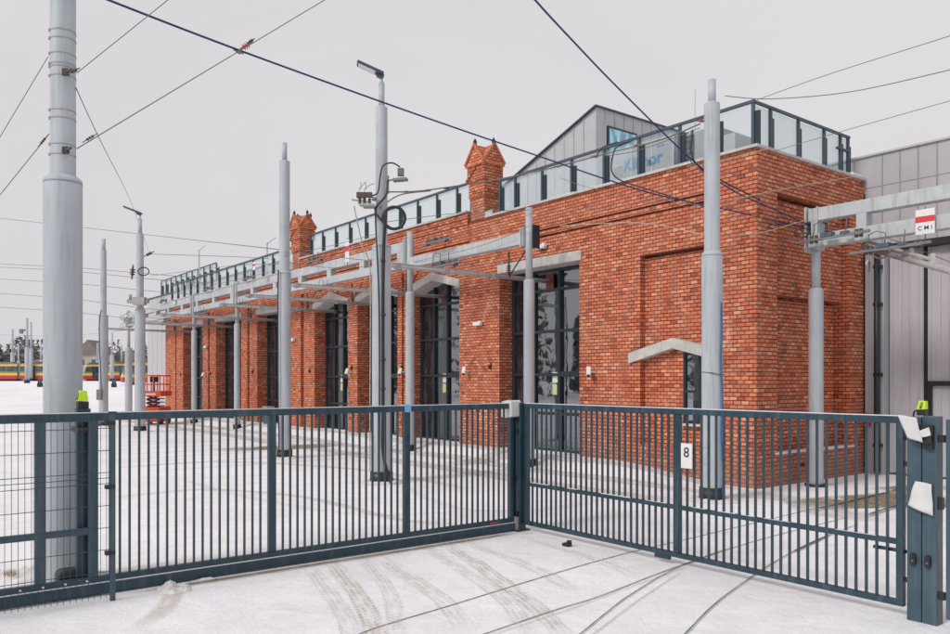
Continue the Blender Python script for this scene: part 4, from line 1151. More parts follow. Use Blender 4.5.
def tagplate(p, w_, h_, label, cmi=False, grp=None, name='warning_plate'):
    t = thing(name, label, 'plate', p, group=grp)
    mb = MB(); mb.box(-w_/2, w_/2, 0, .008, 0, h_); mb.build('plate', M['white'], t)
    mb = MB(); mb.box(-w_/2-.001, w_/2+.001, -.003, -.0005, h_*.48, h_*.72); mb.build('red_band', M['red'], t)
    mb = MB(); mb.cyl((0, .012, -.1), (0, .012, h_+.05), .010, n=6); mb.build_each('rod', M['wire'], t)
    if cmi: text_mesh('lettering', 'C M I', h_*.24, M['ink'], t, 0, -.003, h_*.24, bold=.001)
    return t
tagplate(P(347, 262, 20.6), .21, .58, 'white plate with a red band left of the cabled lamp mast', grp='white plates with red bands')
for px, py, Y_, lab in ((254, 270, 29.0, 'small white and red plate on the gantry left of the plain mast'), (214, 296, 34.5, 'small white and red plate above the far gantry column'), (174, 304, 38, 'small white and red plate near the grey annex'), (126, 317, 42, 'small white and red plate at the far left gantry end')):
    tagplate(P(px, py, Y_), .24, .30, lab, grp='white plates with red bands')

# right-hand gantry
gb = thing('catenary_gantry', 'light grey ladder gantry reaching out of the picture at the right from a slim column', 'gantry', at(-.45, 1.26, 0))
mb = MB(); zt = ZZ(290, -.45, 1.26)
c = bpy.data.objects.new('column', None); COL.objects.link(c); c.parent = gb
mb.cyl((0, 0, 0), (0, 0, zt), .135, n=28, caps=False); mb.cyl((0, 0, zt), (0, 0, zt+.04), .135, .09, n=28, caps=False); mb.build('lower_shaft', M['mast'], c)
mb = MB(); mb.cyl((0, 0, zt), (0, 0, 5.28), .085, n=24); mb.build('upper_shaft', M['mast'], c)
mb = MB(); mb.cyl((0, 0, -.02), (0, 0, .05), .20, n=20); mb.build('base_collar', M['black'], c)
mb = MB(); mb.box(.02, 7, -.33, -.11, 4.98, 5.22); mb.box(.02, 7, -.33, -.11, 4.50, 4.74)
mb.build('chord', M['beam'], gb, bevel=.012)
mb = MB()
for x in (.13, 1.02, 2.95, 4.9): mb.box(x-.09 if x > .5 else x-.05, x+.09, -.325, -.115, 4.735, 4.985)
mb.build_each('ladder_strut', M['beam'], gb)
mb = MB(); mb.box(-.03, .0, -.36, .12, 4.42, 5.26); mb.box(.2, .225, -.36, -.09, 4.44, 5.24); mb.box(-.10, .12, -.11, -.07, 4.44, 5.26); mb.build_each('saddle_plate', M['beam'], gb)
pr = ZZ(208, -2.3, .9)
tagplate((*W(U(925, .86), .86), ZZ(234, U(925, .86), .86)), .30, .415, 'white plate with a red band and lettering on the right-hand gantry', True, grp=None, name='lettered_plate')
isolator(U(893, .8), .8, ZZ(247, U(893, .8), .8), 'isolator on the right-hand gantry below the lettered plate')
isolator(U(836, .75), .75, ZZ(236, U(836, .75), .75), 'cluttered isolator where the span cables meet the right-hand gantry column')
ct = thing('conductor_tube', 'pale double overhead tube slanting down to the right under the right-hand gantry', 'conductor tube', (0, 0, 0), 0)
a_ = P(864, 247, 15.0); b_ = P(990, 282, 11.0); ct.location = a_
mb = MB(); d_ = b_-a_; mb.cyl((0, 0, 0), d_, .055, n=14); mb.build('tube', M['tube'], ct)
mb = MB(); mb.cyl((-.1, 0, .15), d_*.62+Vector((0, 0, .10)), .03, n=12); mb.build('upper_tube', M['tube'], ct)
mb = MB()
for k in (.04, .25, .45, .62):
    p = d_*k; mb.bar(p+Vector((0, 0, -.07)), p+Vector((0, 0, .20)), .07, .05)
mb.build_each('clamp', M['beam'], ct)
mb = MB(); mb.tube(smooth_pts([Vector((0, 0, 0))+d_*.02, d_*.05+Vector((0, -.05, -.12)), d_*.15+Vector((0, -.05, -.14)), d_*.26+Vector((0, 0, -.03))]), .016, 8); mb.build('jumper', M['ropew'], ct)

# ------------------------------------------------------------------ gates
def gate_bars(mb, n, x0, x1, z0, z1, axis='x', w_=.02, d_=.02):
    for i in range(1, n+1):
        x = x0+(x1-x0)*i/(n+1)
        if axis == 'x': mb.box(x-w_/2, x+w_/2, -d_/2, d_/2, z0, z1)
        else: mb.box(-d_/2, d_/2, x-w_/2, x+w_/2, z0, z1)
# swing gate (parallel to the depot front)
sg = thing('swing_gate', 'wide blue grey barred swing gate with a mid rail and a numbered plate', 'gate', at(-.42, -6.08, 0))
Lg = 4.84; sp = 2.49
mb = MB(); mb.box(0, Lg, -.03, .03, 1.64, 1.70); mb.box(.05, Lg-.06, -.03, .03, .09, .14); mb.box(0, .06, -.03, .03, .09, 1.64); mb.box(Lg-.06, Lg, -.03, .03, .09, 1.64)
mb.build('frame', M['gate'], sg, bevel=.004)
mb = MB(); mb.box(sp-.04, sp+.03, -.035, .035, .141, 1.639); mb.build('mullion', M['gate'], sg, bevel=.004)
mb = MB(); mb.box(.06, sp-.041, -.022, .022, .61, .655); mb.box(sp+.031, Lg-.06, -.022, .022, .61, .655); mb.build('mid_rail', M['gate'], sg)
mb = MB(); gate_bars(mb, 26, .05, sp-.04, .14, 1.64, w_=.018, d_=.025); mb.build('bar_infill', M['gate'], sg)
mb = MB(); gate_bars(mb, 24, sp+.03, Lg-.05, .14, 1.64, w_=.018, d_=.025); mb.build('bar_infill', M['gate'], sg)
mb = MB(); mb.box(0, Lg, -.024, .024, 1.701, 1.708)
x = .12
while x < Lg-.3:
    l_ = random.uniform(.15, .5)
    if not (x < sp+.05 and x+l_ > sp-.06): mb.box(x, x+l_, -.018, .018, .656, .656+random.uniform(.003, .008))
    x += l_+random.uniform(.05, .5)
for o in mb.build_each('snow_cap', M['cap'], sg): pass
sgn = bpy.data.objects.new('number_plate', None); COL.objects.link(sgn); sgn.parent = sg; sgn.location = (sp+.145, -.045, 1.07)
mb = MB(); mb.box(-.068, .075, -.006, .004, 0, .265); mb.build('plate', M['white'], sgn)
text_mesh('numeral', '8', .15, M['ink'], sgn, .004, -.0085, .165, bold=.0008)
mb = MB(); mb.box(Lg-.28, Lg+.08, .03, .07, .535, .56); mb.box(sp-.3, sp-.1, -.03, .01, .05, .09); mb.build_each('latch', M['gate'], sg)
mb = MB(); mb.box(Lg, Lg+.05, -.015, .015, 1.28, 1.32); mb.box(Lg, Lg+.05, -.015, .015, .3, .34); mb.box(Lg, Lg+.05, -.015, .015, 1.5, 1.54); mb.build_each('hinge', M['black'], sg)
# ground stop block
st = MB(); st.box(-.05, .05, -.035, .035, 0, .035); st.box(.015, .06, -.02, .02, .035, .075)
tag(st.build('gate_stop', M['black'], loc=(*G(567, 546), 0), rz=RZ), 'small black stop block on the snow under the swing gate', 'gate stop')
# corner post
cpz = thing('gate_post', 'dark blue grey corner post where the sliding gate meets the swing gate', 'gate post', at(-.26, -6.10, 0))
mb = MB(); mb.box(-.09, .02, -.09, .09, 0, 1.72); mb.build('main_post', M['gate'], cpz, bevel=.006)
mb = MB(); mb.box(.04, .135, -.06, .05, 0, 1.71); mb.build('hinge_post', M['gate'], cpz, bevel=.006)
mb = MB()
for z_ in (1.46, 1.30, .20): mb.box(.06, .12, -.075, -.06, z_, z_+.06); 
for z_ in (.66,): mb.box(.0, .05, -.11, -.05, z_, z_+.07)
mb.build_each('hinge', M['black'], cpz)
mb = MB(); mb.box(-.12, .16, -.12, .10, -.005, .02); mb.build('base_plate', M['gate'], cpz)
cv = MB(); 
cv.poly([(-.12, -.12, 1.53), (.09, -.13, 1.55), (.085, -.13, 1.77), (-.125, -.12, 1.735)])
cvr = thing('plastic_cover', 'white plastic sheet wrapped over the box on the corner gate post', 'cover', at(-.29, -6.16, 0))
mb = MB(); mb.prism([(-.125, 1.52), (-.06, 1.508), (.08, 1.525), (.092, 1.54), (.088, 1.73), (.06, 1.745), (-.03, 1.74), (-.12, 1.725)], -.13, .03); mb.build('sheet', M['paper'], cvr, bevel=.012)
# sliding gate (at right angles)
lg = thing('sliding_gate', 'long blue grey barred sliding gate with a deep bottom beam', 'gate', at(-.3, -6.2, 0))
V0 = -6.2
def ly(v): return v-V0
mb = MB(); mb.box(-.03, .03, ly(-15.0), ly(-6.20), 1.63, 1.70); mb.box(-.028, .028, ly(-15), ly(-6.2), .12, .175)
mb.build('frame', M['gate'], lg, bevel=.004)
mb = MB(); mb.box(-.05, .05, ly(-15), ly(-6.16), .015, .112); mb.build('bottom_beam', M['gate'], lg, bevel=.005)
mb = MB(); mb.box(.029, .047, ly(-15), ly(-6.2), .113, .121); mb.box(-.025, .025, ly(-15), ly(-6.2), 1.701, 1.708); mb.build_each('snow_cap', M['cap'], lg)
for v in (-6.24, -7.89, -9.60, -11.36, -11.80, -13.3):
    mb = MB(); w_ = .045 if v < -11.7 or v > -6.3 else .04
    if v == -6.24: w_ = .025
    mb.box(-.03, .03, ly(v)-w_, ly(v)+w_, .176, 1.629); mb.build('upright', M['gate2' if v < -11 else 'gate'], lg, bevel=.004)
mb = MB(); gate_bars(mb, 17, ly(-7.85), ly(-6.27), .175, 1.63, 'y', .018, .025); gate_bars(mb, 18, ly(-9.56), ly(-7.93), .175, 1.63, 'y', .018, .025); gate_bars(mb, 18, ly(-11.30), ly(-9.64), .175, 1.63, 'y', .018, .025)
mb.build('bar_infill', M['gate'], lg)
mb = MB(); mb.box(-.02, .02, ly(-11.76), ly(-11.40), .575, .635); mb.box(-.02, .02, ly(-13.26), ly(-11.84), .575, .635); mb.build('mid_rail', M['gate2'], lg)
mb = MB()
for v in [-11.42-.18*k for k in range(14)]: mb.cyl((.051, ly(v), .148), (.056, ly(v), .148), .009, n=8); mb.cyl((.028, ly(v), .148), (.034, ly(v), .148), .010, n=8)
mb.build_each('bolt', M['white'], lg)
mb = MB(); mb.box(.031, .034, ly(-6.62), ly(-6.5), .135, .155); mb.build('maker_plate', M['red'], lg)
mb = MB(); mb.box(-.045, .05, ly(-7.93)+.055, ly(-7.93)+.125, 1.63, 1.715); 
tp = MB(); tp.box(-.034, .036, 0, .085, 1.625, 1.715)
tag(tp.build('blue_tape', paint('light_blue_tape', (.17, .45, .72), .6, .08, 9), loc=at(-.3, -7.93, 0), rz=RZ), 'light blue tape wrapped over the top rail of the sliding gate', 'tape')
mb = MB(); mb.box(-.06, .07, ly(-6.2), ly(-6.12), 0.0, .19); mb.build('end_roller', M['tube'], lg)
# mesh panel with its post in front of the tail of the sliding gate
mf = thing('mesh_fence', 'blue grey welded wire mesh fence panel at the left edge before the sliding gate', 'fence', at(-.6, -11.26, 0))
mb = MB(); mb.box(-.022, .022, -.022, .022, 0, 1.71); mb.build('post', M['gate2'], mf, bevel=.004)
mb = MB(); mb.box(-.025, .025, -.03, .03, 1.71, 1.722); mb.build('post_cap', M['black'], mf)
mb = MB(); y = -.05
while y > -3.4: mb.cyl((0, y, .03), (0, y, 1.69), .0027, n=5, caps=False); y -= .05
z_ = .05; zz = []
for z_ in (.06, .22, .27, .47, .67, .87, 1.07, 1.12, 1.17, 1.37, 1.57, 1.64): zz.append(z_)
for z_ in zz:
    mb.cyl((.005, -.02, z_), (.005, -3.4, z_), .0034, n=5, caps=False)
mb.build('wire_mesh', M['gate'], mf)
mb = MB()
for z_ in (.42, 1.02, 1.6): mb.box(-.04, .03, -.06, .02, z_, z_+.035)
mb.build_each('clip', M['black'], mf)
# guide post with beacon behind the tail
gpz = thing('guide_post', 'dark guide post of the sliding gate carrying the yellow beacon', 'gate post', at(-.15, -11.42, 0))
mb = MB(); mb.box(-.06, .06, -.06, .06, 0, 1.74); mb.build('post', M['gate'], gpz, bevel=.006)
mb = MB(); mb.box(-.15, .15, -.07, .07, 1.52, 1.57); mb.build('roller_bracket', M['black'], gpz)
bc = thing('warning_beacon', 'fluorescent yellow beacon on a black base above the sliding gate tail', 'beacon', at(-.15, -11.42, 1.74))
mb = MB(); mb.box(-.055, .055, -.055, .055, 0, .08); mb.build('base', M['black'], bc, bevel=.006)
mb = MB(); q = .05
for i in range(1):
    b0 = [(-.052, -.05, .085), (.052, -.05, .085), (.052, .05, .085), (-.052, .05, .085)]; b1 = [(-.03, -.035, .20), (.055, -.035, .195), (.055, .035, .195), (-.03, .035, .20)]
    mb.poly(b1); mb.poly(list(reversed(b0)))
    for k in range(4): mb.poly([b0[k], b0[(k+1) % 4], b1[(k+1) % 4], b1[k]])
mb.build('cover', M['beacon'], bc, bevel=.012)
mb = MB(); mb.cyl((-.005, -.055, .10), (.01, -.043, .18), .016, n=8); mb.build('lens', M['tgreen'], bc)
bc.scale = (.85, .85, .85)
MB().tube(smooth_pts([(-.05, -.02, .06), (-.09, -.03, .05), (-.11, -.03, -.03), (-.16, -.03, -.06)]), .012, 8).build('cable', M['black'], bc)
# drive motor
X, Y = G(70, 579+8)
mo = thing('gate_motor', 'rounded black gate drive on the ground behind the mesh panel', 'gate motor', (*W(-.06, Vv(70, -.06)), 0))
mb = MB(); mb.box(-.12, .12, -.12, .12, .0, .225); mb.build('housing', M['black'], mo, bevel=.05)
mb = MB(); mb.box(-.16, .18, -.18, .17, -.01, .03); mb.build('plinth', M['conc'], mo)
# right-hand double post with intercoms
dpz = thing('gate_post', 'blue grey double gate post with two intercoms at the right', 'gate post', at(-5.42, -6.08, 0))
mb = MB(); mb.box(-.118, -.003, -.06, .06, 0, 1.70); mb.build('post', M['gate2'], dpz, bevel=.006)
mb = MB(); mb.box(.003, .118, -.06, .06, 0, 1.71); mb.build('post', M['gate2'], dpz, bevel=.006)
mb = MB(); mb.box(-.15, -.125, -.02, .02, 1.28, 1.31); mb.box(.125, .17, -.05, -.01, 1.50, 1.56); mb.box(.125, .17, -.05, -.01, .22, .28); mb.box(.125, .15, -.05, .0, .95, 1.05); mb.build_each('hinge', M['black'], dpz)
for x in (-.06, .055):
    i_ = bpy.data.objects.new('intercom', None); COL.objects.link(i_); i_.parent = dpz; i_.location = (x, -.07, .52)
    mb = MB(); mb.prism([(.022*math.cos(a_), .028*math.sin(a_)+(.025 if math.sin(a_) > 0 else -.025)) for a_ in [2*math.pi*k/16 for k in range(16)]], -.022, 0); mb.build('housing', M['black'], i_)
    mb = MB(); mb.cyl((0, -.022, -.012), (0, -.025, -.012), .008, n=10); mb.build('button', M['louvre'], i_)
mb = MB(); mb.box(-.02, .10, -.12, -.071, 1.49, 1.64); mb.box(.03, .10, -.10, -.071, 1.44, 1.49); mb.build('control_box', M['black'], dpz)
def sheet(name, label, pts, loc, thick=.004):
    t = thing(name, label, 'sheet', loc)
    me = MB(); n = 10
    p = [Vector(q) for q in pts]; grid = []
    for j in range(n+1):
        row = []
        for i in range(n+1):
            s_, r_ = i/n, j/n
            q = p[0]*(1-s_)*(1-r_)+p[1]*s_*(1-r_)+p[2]*s_*r_+p[3]*(1-s_)*r_
            q = q+Vector((0, -.018*mnoise.noise(q*9)-.006*math.sin(s_*4+r_*2), .006*mnoise.noise(q*14))); row.append(q)
        grid.append(row)
    for j in range(n):
        for i in range(n): pass
    me.v = [tuple(q) for row in grid for q in row]; me.f = [(j*(n+1)+i, j*(n+1)+i+1, (j+1)*(n+1)+i+1, (j+1)*(n+1)+i) for j in range(n) for i in range(n)]; me.sm = [True]*len(me.f)
    o = me.build('film', M['paper'], t); sdf = o.modifiers.new('thick', 'SOLIDIFY'); sdf.thickness = thick
    return t
sheet('plastic_cover', 'white plastic cover hanging askew over the box atop the right double post', [(-.07, -.16, 1.53), (.045, -.15, 1.50), (.00, -.15, 1.70), (-.145, -.16, 1.72)], at(-5.42, -6.08, 0))
sheet('paper_notice', 'small white paper tab sticking out behind the cover on the right double post', [(.03, -.14, 1.535), (.10, -.13, 1.56), (.085, -.13, 1.625), (.015, -.14, 1.59)], at(-5.42, -6.08, 0))

sheet('plastic_sheet', 'crumpled white plastic sheet taped halfway up the right double post', [(-.095, -.09, .965), (.10, -.095, .90), (.085, -.085, 1.155), (-.04, -.085, 1.175)], at(-5.42, -6.08, 0))
b2 = copy_thing(bc, at(-5.36, -5.98, 1.71), 'fluorescent yellow beacon on the right double gate post'); b2.scale = (.62, .62, .62)
# next gate leaf
ng = thing('next_gate', 'blue grey barred gate leaf cut off by the right edge of the picture', 'gate', at(-5.60, -6.10, 0))
mb = MB(); mb.box(0, .055, -.03, .03, .07, 1.69); mb.box(.055, 2.5, -.03, .03, 1.63, 1.69); mb.box(.055, 2.5, -.03, .03, .07, .12); mb.build('frame', M['gate2'], ng, bevel=.004)
mb = MB(); gate_bars(mb, 24, .06, 2.5, .12, 1.63, w_=.018, d_=.025); mb.build('bar_infill', M['gate'], ng)
mb = MB(); mb.box(.055, 2.5, -.02, .02, .61, .655); mb.build('mid_rail', M['gate'], ng)

# dirty snow heap by the sliding gate
def heap(px, py, rx, ry, h, label, rot=0.0, seed=0):
    X, Y = G(px, py); n = 30; mb = MB(); g = []
    for j in range(n+1):
        for i in range(n+1):
            x = (i/n*2-1); y = (j/n*2-1); r = math.hypot(x, y)
            e = max(0, 1-r**2)**1.3
            q = mnoise.noise(Vector((x*2.3+seed, y*2.3, 0)))*.5+mnoise.noise(Vector((x*7+seed, y*7, 3)))*.35
            g.append((x*rx, y*ry, -.012+h*e*(.75+q)+(.02*e*q)))
    mb.v = g; mb.f = [(j*(n+1)+i, j*(n+1)+i+1, (j+1)*(n+1)+i+1, (j+1)*(n+1)+i) for j in range(n) for i in range(n)]; mb.sm = [True]*len(mb.f)
    return tag(mb.build('snow_heap', M['heap'], loc=(X, Y, 0), rz=rot), label, 'snow heap')
heap(173, 590, .20, .26, .10, 'small heap of dirty snow against the sliding gate', .3, 1)
ribbon('snow_spill', gp((176, 588), (172, 598), (163, 610), (150, 620), (128, 634)), .20, M['patchb2'], .014, fade=(.1, .5))
heap(205, 580, .18, .10, .035, 'flat crust of dirty snow beside the heap under the gate', .4, 9)
heap(30, 572, .35, .35, .06, 'snow mound with dry grass behind the mesh panel', .4, 13)
# dry grass tuft
gt = MB()
for k in range(70):
    a_ = random.uniform(0, 6.28); l = random.uniform(.04, .10); x, y = random.gauss(0, .04), random.gauss(0, .04)
    d = Vector((math.cos(a_)*.5, math.sin(a_)*.5, 1)).normalized()*l
    gt.poly([(x-.003, y, 0), (x+.003, y, 0), (x+d.x, y+d.y, d.z)])
X, Y = G(10, 578)
tag(gt.build('dry_grass', paint('straw', (.34, .26, .13), .8, .2, 9), loc=(X, Y, .03)), 'small tuft of straw-coloured dry grass poking from the snow', 'grass', kind='stuff')
X, Y = G(98, 590)
rb = MB()
for k in range(26):
    x, y = random.uniform(-.28, .25), random.uniform(-.05, .05); s_ = random.uniform(.008, .028)
    rb.box(x-s_, x+s_, y-s_*.7, y+s_*.7, 0, s_)
tag(rb.build('gravel', M['heap'], loc=(X, Y, 0), rz=R(10)), 'loose gravel and grit under the mesh fence post', 'gravel', kind='stuff')

# ------------------------------------------------------------------ overhead wires
WI = 0
def wire(pts, label, r=.008, mat='wire', name='overhead_wire', cat='wire', grp='overhead wires', sag=0.0):
    P_ = [P(*p) for p in pts]
    return cabletube(name, label, cat, P_, r, M[mat], grp, k=8, n=6)
wire(((60, -20, 7.6), (108, 0, 8), (238, 50, 9.2), (390, 105, 11), (470, 133, 12), (538, 156, 13), (608, 180, 13.8), (662, 196, 14.2), (742, 213, 14.6), (815, 231, 14.8)), 'dark blue cable crossing the whole sky down to the right-hand gantry column', .013, 'bluecable', grp=None)
wire(((520, -20, 8.5), (535, 0, 9), (570, 38, 10), (620, 90, 11.5), (692, 160, 13.2), (732, 190, 14), (780, 212, 14.5), (816, 228, 14.8)), 'dark cable dropping steeply from the top of the picture to the brick corner', .012, 'bluecable', grp=None)
wire(((77, 73, 7.9), (168, 0, 7.4), (200, -26, 7.2)), 'thin wire from the upper clamp of the near mast up to the right', .0045, grp=None)
wire(((77, 149, 7.9), (98, 136, 8.0), (238, 52, 8.9), (330, -3, 9.5), (370, -26, 9.9)), 'thin wire from the lower clamp of the near mast crossing the blue cable', .005, grp=None)
wire(((48, 57, 7.9), (0, 137, 8.6), (-20, 170, 8.9)), 'thin wire from the near mast down to the left edge, upper one', .004, grp=None)
wire(((49, 134, 7.9), (42, 143, 8), (0, 195, 8.5), (-20, 220, 8.9)), 'thin wire from the near mast down to the left edge, lower one', .0045, grp=None)
wire(((76, 88, 7.9), (100, 140, 10), (132, 205, 20), (149, 252, 32)), 'thin wire falling from the near mast to the distant lamp mast', .005, grp=None)
wire(((757, 100, 15), (830, 74, 14), (950, 36, 12), (990, 22, 11.5)), 'thin wire rising from the roof corner to the right edge, topmost', .006, grp=None)
wire(((725, 96, 13.3), (770, 99, 13.2), (850, 92, 12.6), (950, 70, 11.5), (990, 60, 11)), 'sagging wire from the corner mast tip to the right edge', .007, grp=None)
wire(((772, 152, 14.2), (840, 132, 13.4), (950, 101, 12), (990, 90, 11.5)), 'thin wire over the hall roof to the right edge', .005, grp=None)
wire(((718, 208, 13.1), (600, 190, 15.2), (560, 178, 16)), 'thin dark wire along the brick above the blind panel', .005, grp=None)
wire(((-20, 216, 50), (140, 234, 42), (283, 250, 20.5)), 'long thin wire passing the distant lamp mast to the plain mast', .012, grp=None)
wire(((283, 252, 20.4), (384, 262, 15.7)), 'short wire between the plain mast and the cabled mast', .007, grp=None)
for k, (y0, y1, lab) in enumerate(((263, 274, 'topmost of the five faint wires behind the near mast'), (266, 279, 'second of the five faint wires behind the near mast'), (278, 291, 'third of the five faint wires behind the near mast'), (292, 309, 'fourth of the five faint wires behind the near mast'), (306, 321, 'lowest of the five faint wires behind the near mast'))):
    wire(((-20, y0, 60), (70, y0+(y1-y0)*.4, 50), (150, y1, 40), (205, y1+4, 36)), lab, .014, grp='faint wires behind the near mast')
wire(((150, 254, 32), (240, 257, 33), (272, 259, 33)), 'faint wire from the distant lamp mast over the roof', .010, grp=None)
# feeder runs along the parapet with red insulators
wire(((388, 192, 15.6), (420, 191, 17), (470, 184, 18.6), (505, 178, 18), (560, 166, 16.8), (605, 154, 15.6), (660, 140, 14.6), (700, 124, 13.8)), 'long feeder cable from the cabled mast along the glass railing', .014, 'wire', grp=None)
wire(((380, 208, 15.4), (400, 195, 16), (430, 191, 17)), 'short stay from the cable coil up to the feeder', .012, 'wire', grp=None)
wire(((692, 130, 14), (688, 145, 14), (690, 160, 14), (700, 170, 14)), 'short grey drop line in front of the louvred unit', .010, 'wire', grp=None)
def isl(px, py, Y, label, r=.026, l=.07, mat='redcap', name='strain_insulator', ax_=(1, 0, .1)):
    t = thing(name, label, 'insulator', P(px, py, Y), 0, group='strain insulators on the overhead wires')
    d = Vector(ax_).normalized()
    mb = MB(); mb.cyl(-d*l*.7, d*l*.7, r*.45, n=8)
    for k in (-.4, 0, .4): mb.cyl(d*l*(k-.1), d*l*(k+.1), r, n=12)
    mb.build('body', M[mat], t)
    mb = MB(); mb.cyl(-d*l*1.3, -d*l*.7, r*.35, n=8); mb.cyl(d*l*.7, d*l*1.3, r*.35, n=8); mb.build_each('end_fitting', M['wire'], t)
isl(523, 174.5, 17.6, 'red insulator on the feeder above the rounded vent hood'); isl(558, 166.5, 16.8, 'red insulator on the feeder in front of the roof house'); isl(595, 156.5, 15.8, 'red insulator on the feeder below the roof house apex'); isl(638, 145, 15, 'red insulator on the feeder in front of the lettered unit'); isl(702, 121, 13.8, 'red insulator on the feeder just left of the corner mast')
isl(406, 192, 16.4, 'brown insulator on the feeder nearest the cabled mast', mat='insul'); isl(428, 190.5, 17.2, 'brown insulator on the feeder left of the nearer turret', mat='insul'); isl(447, 188.5, 18, 'brown insulator on the feeder closest to the nearer turret', mat='insul')
isl(246, 46, 9.1, 'red and white wire clamp where the blue cable crosses high above', .035, .07, 'redcap', 'wire_clamp', (1, 0, .6)); isl(238.5, 52, 9.2, 'grey cable joint on the blue cable high above', .022, .05, 'plast', 'wire_clamp', (1, 0, -.4)); isl(251, 41, 9.1, 'dark wire clamp just above the red and white one', .02, .04, 'black', 'wire_clamp', (1, 0, .6))
isl(90, 138, 7.95, 'brown insulator close to the lower clamp of the near mast', .014, .07, 'insul', ax_=(1, 0, .6)); isl(43, 141, 7.95, 'brown insulator left of the near mast', .014, .06, 'insul', ax_=(1, 0, 1.2)); isl(74, 71, 7.75, 'brown insulator close to the upper clamp of the near mast', .018, .05, 'insul', ax_=(1, 0, .5))
isl(149, 254, 31.5, 'dark insulator on the wire right of the distant lamp mast', .06, .18, 'insul', ax_=(1, 0, .5)); isl(132.5, 272, 31.2, 'brown insulator hanging left of the distant lamp mast', .10, .22, 'insul', ax_=(.1, 0, 1))
for py in (73, 151):
    t = thing('mast_clamp', 'black clamp on the near mast, %s of the two' % ('upper' if py == 73 else 'lower'), 'clamp', P(66.5, py, 7.9-.125), 0)
    mb = MB(); mb.box(-.03, .03, -.03, .0, -.03, .035); mb.build('body', M['black'], t); mb = MB(); mb.cyl((.01, -.03, 0), (.07, -.04, .02), .012, n=8); mb.build('eye', M['insul'], t)
for pts, lab in (
    (((505, 262, 17.5), (440, 268, 20), (390, 271, 22.5)), 'thin wire under the single gantry beam'),
    (((529, 226, 17.6), (480, 246, 19), (414, 262, 21.5)), 'thin wire slanting along the single gantry beam'),
    (((386, 222, 15.5), (460, 213, 18), (529, 210, 17.7)), 'thin wire from the cable coil to the nearest gantry column'),
    (((529, 214, 17.7), (620, 206, 15.5), (704, 192, 13.3)), 'thin wire from the nearest gantry column to the corner mast'),
    (((284, 256, 20.3), (330, 246, 18), (384, 232, 15.6)), 'thin wire from the plain mast to the coil on the cabled mast'),
    (((284, 262, 20.3), (340, 268, 21), (410, 262, 22)), 'thin wire behind the cabled mast above the gantry'),
    (((140, 300, 30.9), (200, 288, 28), (278, 270, 20.5)), 'thin wire from the distant lamp mast bracket to the plain mast'),
    (((140, 316, 31), (190, 322, 33), (240, 318, 30)), 'thin wire under the far part of the gantry'),
    (((722, 172, 13.3), (790, 186, 14.2), (853, 196, 15.2)), 'thin wire from the corner mast over the end wall'),
    (((722, 250, 13.3), (770, 243, 14), (816, 234, 14.9)), 'thin lower wire from the corner mast to the right gantry')):
    wire(pts, lab, .006, 'wire', grp=None)
for k, (dx, dy, rr) in enumerate(((0, 0, 9), (9, -3, 6), (-9, 4, 7), (14, 5, 5), (-30, -8, 6), (-38, -2, 4))):
    pts = [(812+dx+rr*math.cos(a_)*1.3, 229+dy+rr*.6*math.sin(a_), 14.7+.05*math.sin(a_*2)) for a_ in (0, .9, 1.9, 2.9, 3.9, 4.8, 5.6)]
    wire(pts, ('black cable loop round the head of the right gantry column, %s' % ('widest', 'upper right', 'lower left', 'far right')[k]) if k < 4 else ('small cable loop before the end wall, %s' % ('larger', 'smaller')[k-4]), .010, 'cable', 'cable_loop', 'cable', None)
for pts, lab in (
    (((605, 156, 15.8), (640, 150, 15), (700, 128, 13.8)), 'second thin wire under the feeder along the glass railing'),
    (((816, 224, 14.9), (880, 236, 14.2), (950, 262, 13), (990, 280, 12.4)), 'thin dark wire falling from the right gantry column to the right edge'),
    (((820, 218, 14.9), (880, 205, 14.0), (950, 188, 13), (990, 176, 12.4)), 'thin wire along the top of the right-hand gantry'),
    (((284, 264, 20.3), (230, 266, 26), (150, 276, 31)), 'thin wire from the plain mast to the coil on the distant lamp mast'),
    (((-20, 334, 60), (60, 336, 55), (128, 330, 45)), 'faint low wire behind the near mast reaching the far gantry end')):
    wire(pts, lab, .007, 'wire', grp=None)
# pale span ropes in front of the brick corner
for pts, lab in ((((722, 206, 13.2), (750, 196, 13.6), (790, 188, 14.2), (853, 177, 15.5)), 'pale rope from the corner mast up to the hall'), (((722, 236, 13.2), (760, 233, 13.8), (800, 222, 14.5), (816, 220, 14.9)), 'pale rope from the corner mast to the gantry column'), (((560, 226, 16), (640, 223, 14.6), (704, 235, 13.2)), 'pale rope along the brick left of the corner mast'), (((690, 168, 13.5), (722, 160, 13.3), (772, 148, 14)), 'pale rope across the parapet corner')):
    wire(pts, lab, .008, 'ropew', 'span_rope', 'rope', None)
wire(((612, 158, 14.6), (612, 172, 14.6), (622, 181, 14.5), (650, 190, 14.3), (705, 207, 13.8)), 'black loop of cable hanging below the lettered unit', .013, 'cable', grp=None)
wire(((596, 158, 14.8), (602, 148, 14.8), (618, 142, 14.7)), 'short black cable arc above the parapet by the lettered unit', .012, 'cable', grp=None)
wire(((612, 160, 14.6), (616, 148, 14.6), (630, 142, 14.7)), 'black cable arc curving up to the feeder', .013, 'cable', grp=None)
wire(((693, 130, 13.6), (691, 152, 13.6), (700, 168, 13.6), (720, 180, 13.9), (760, 200, 14.3)), 'black cable looping left of the corner mast', .013, 'cable', grp=None)

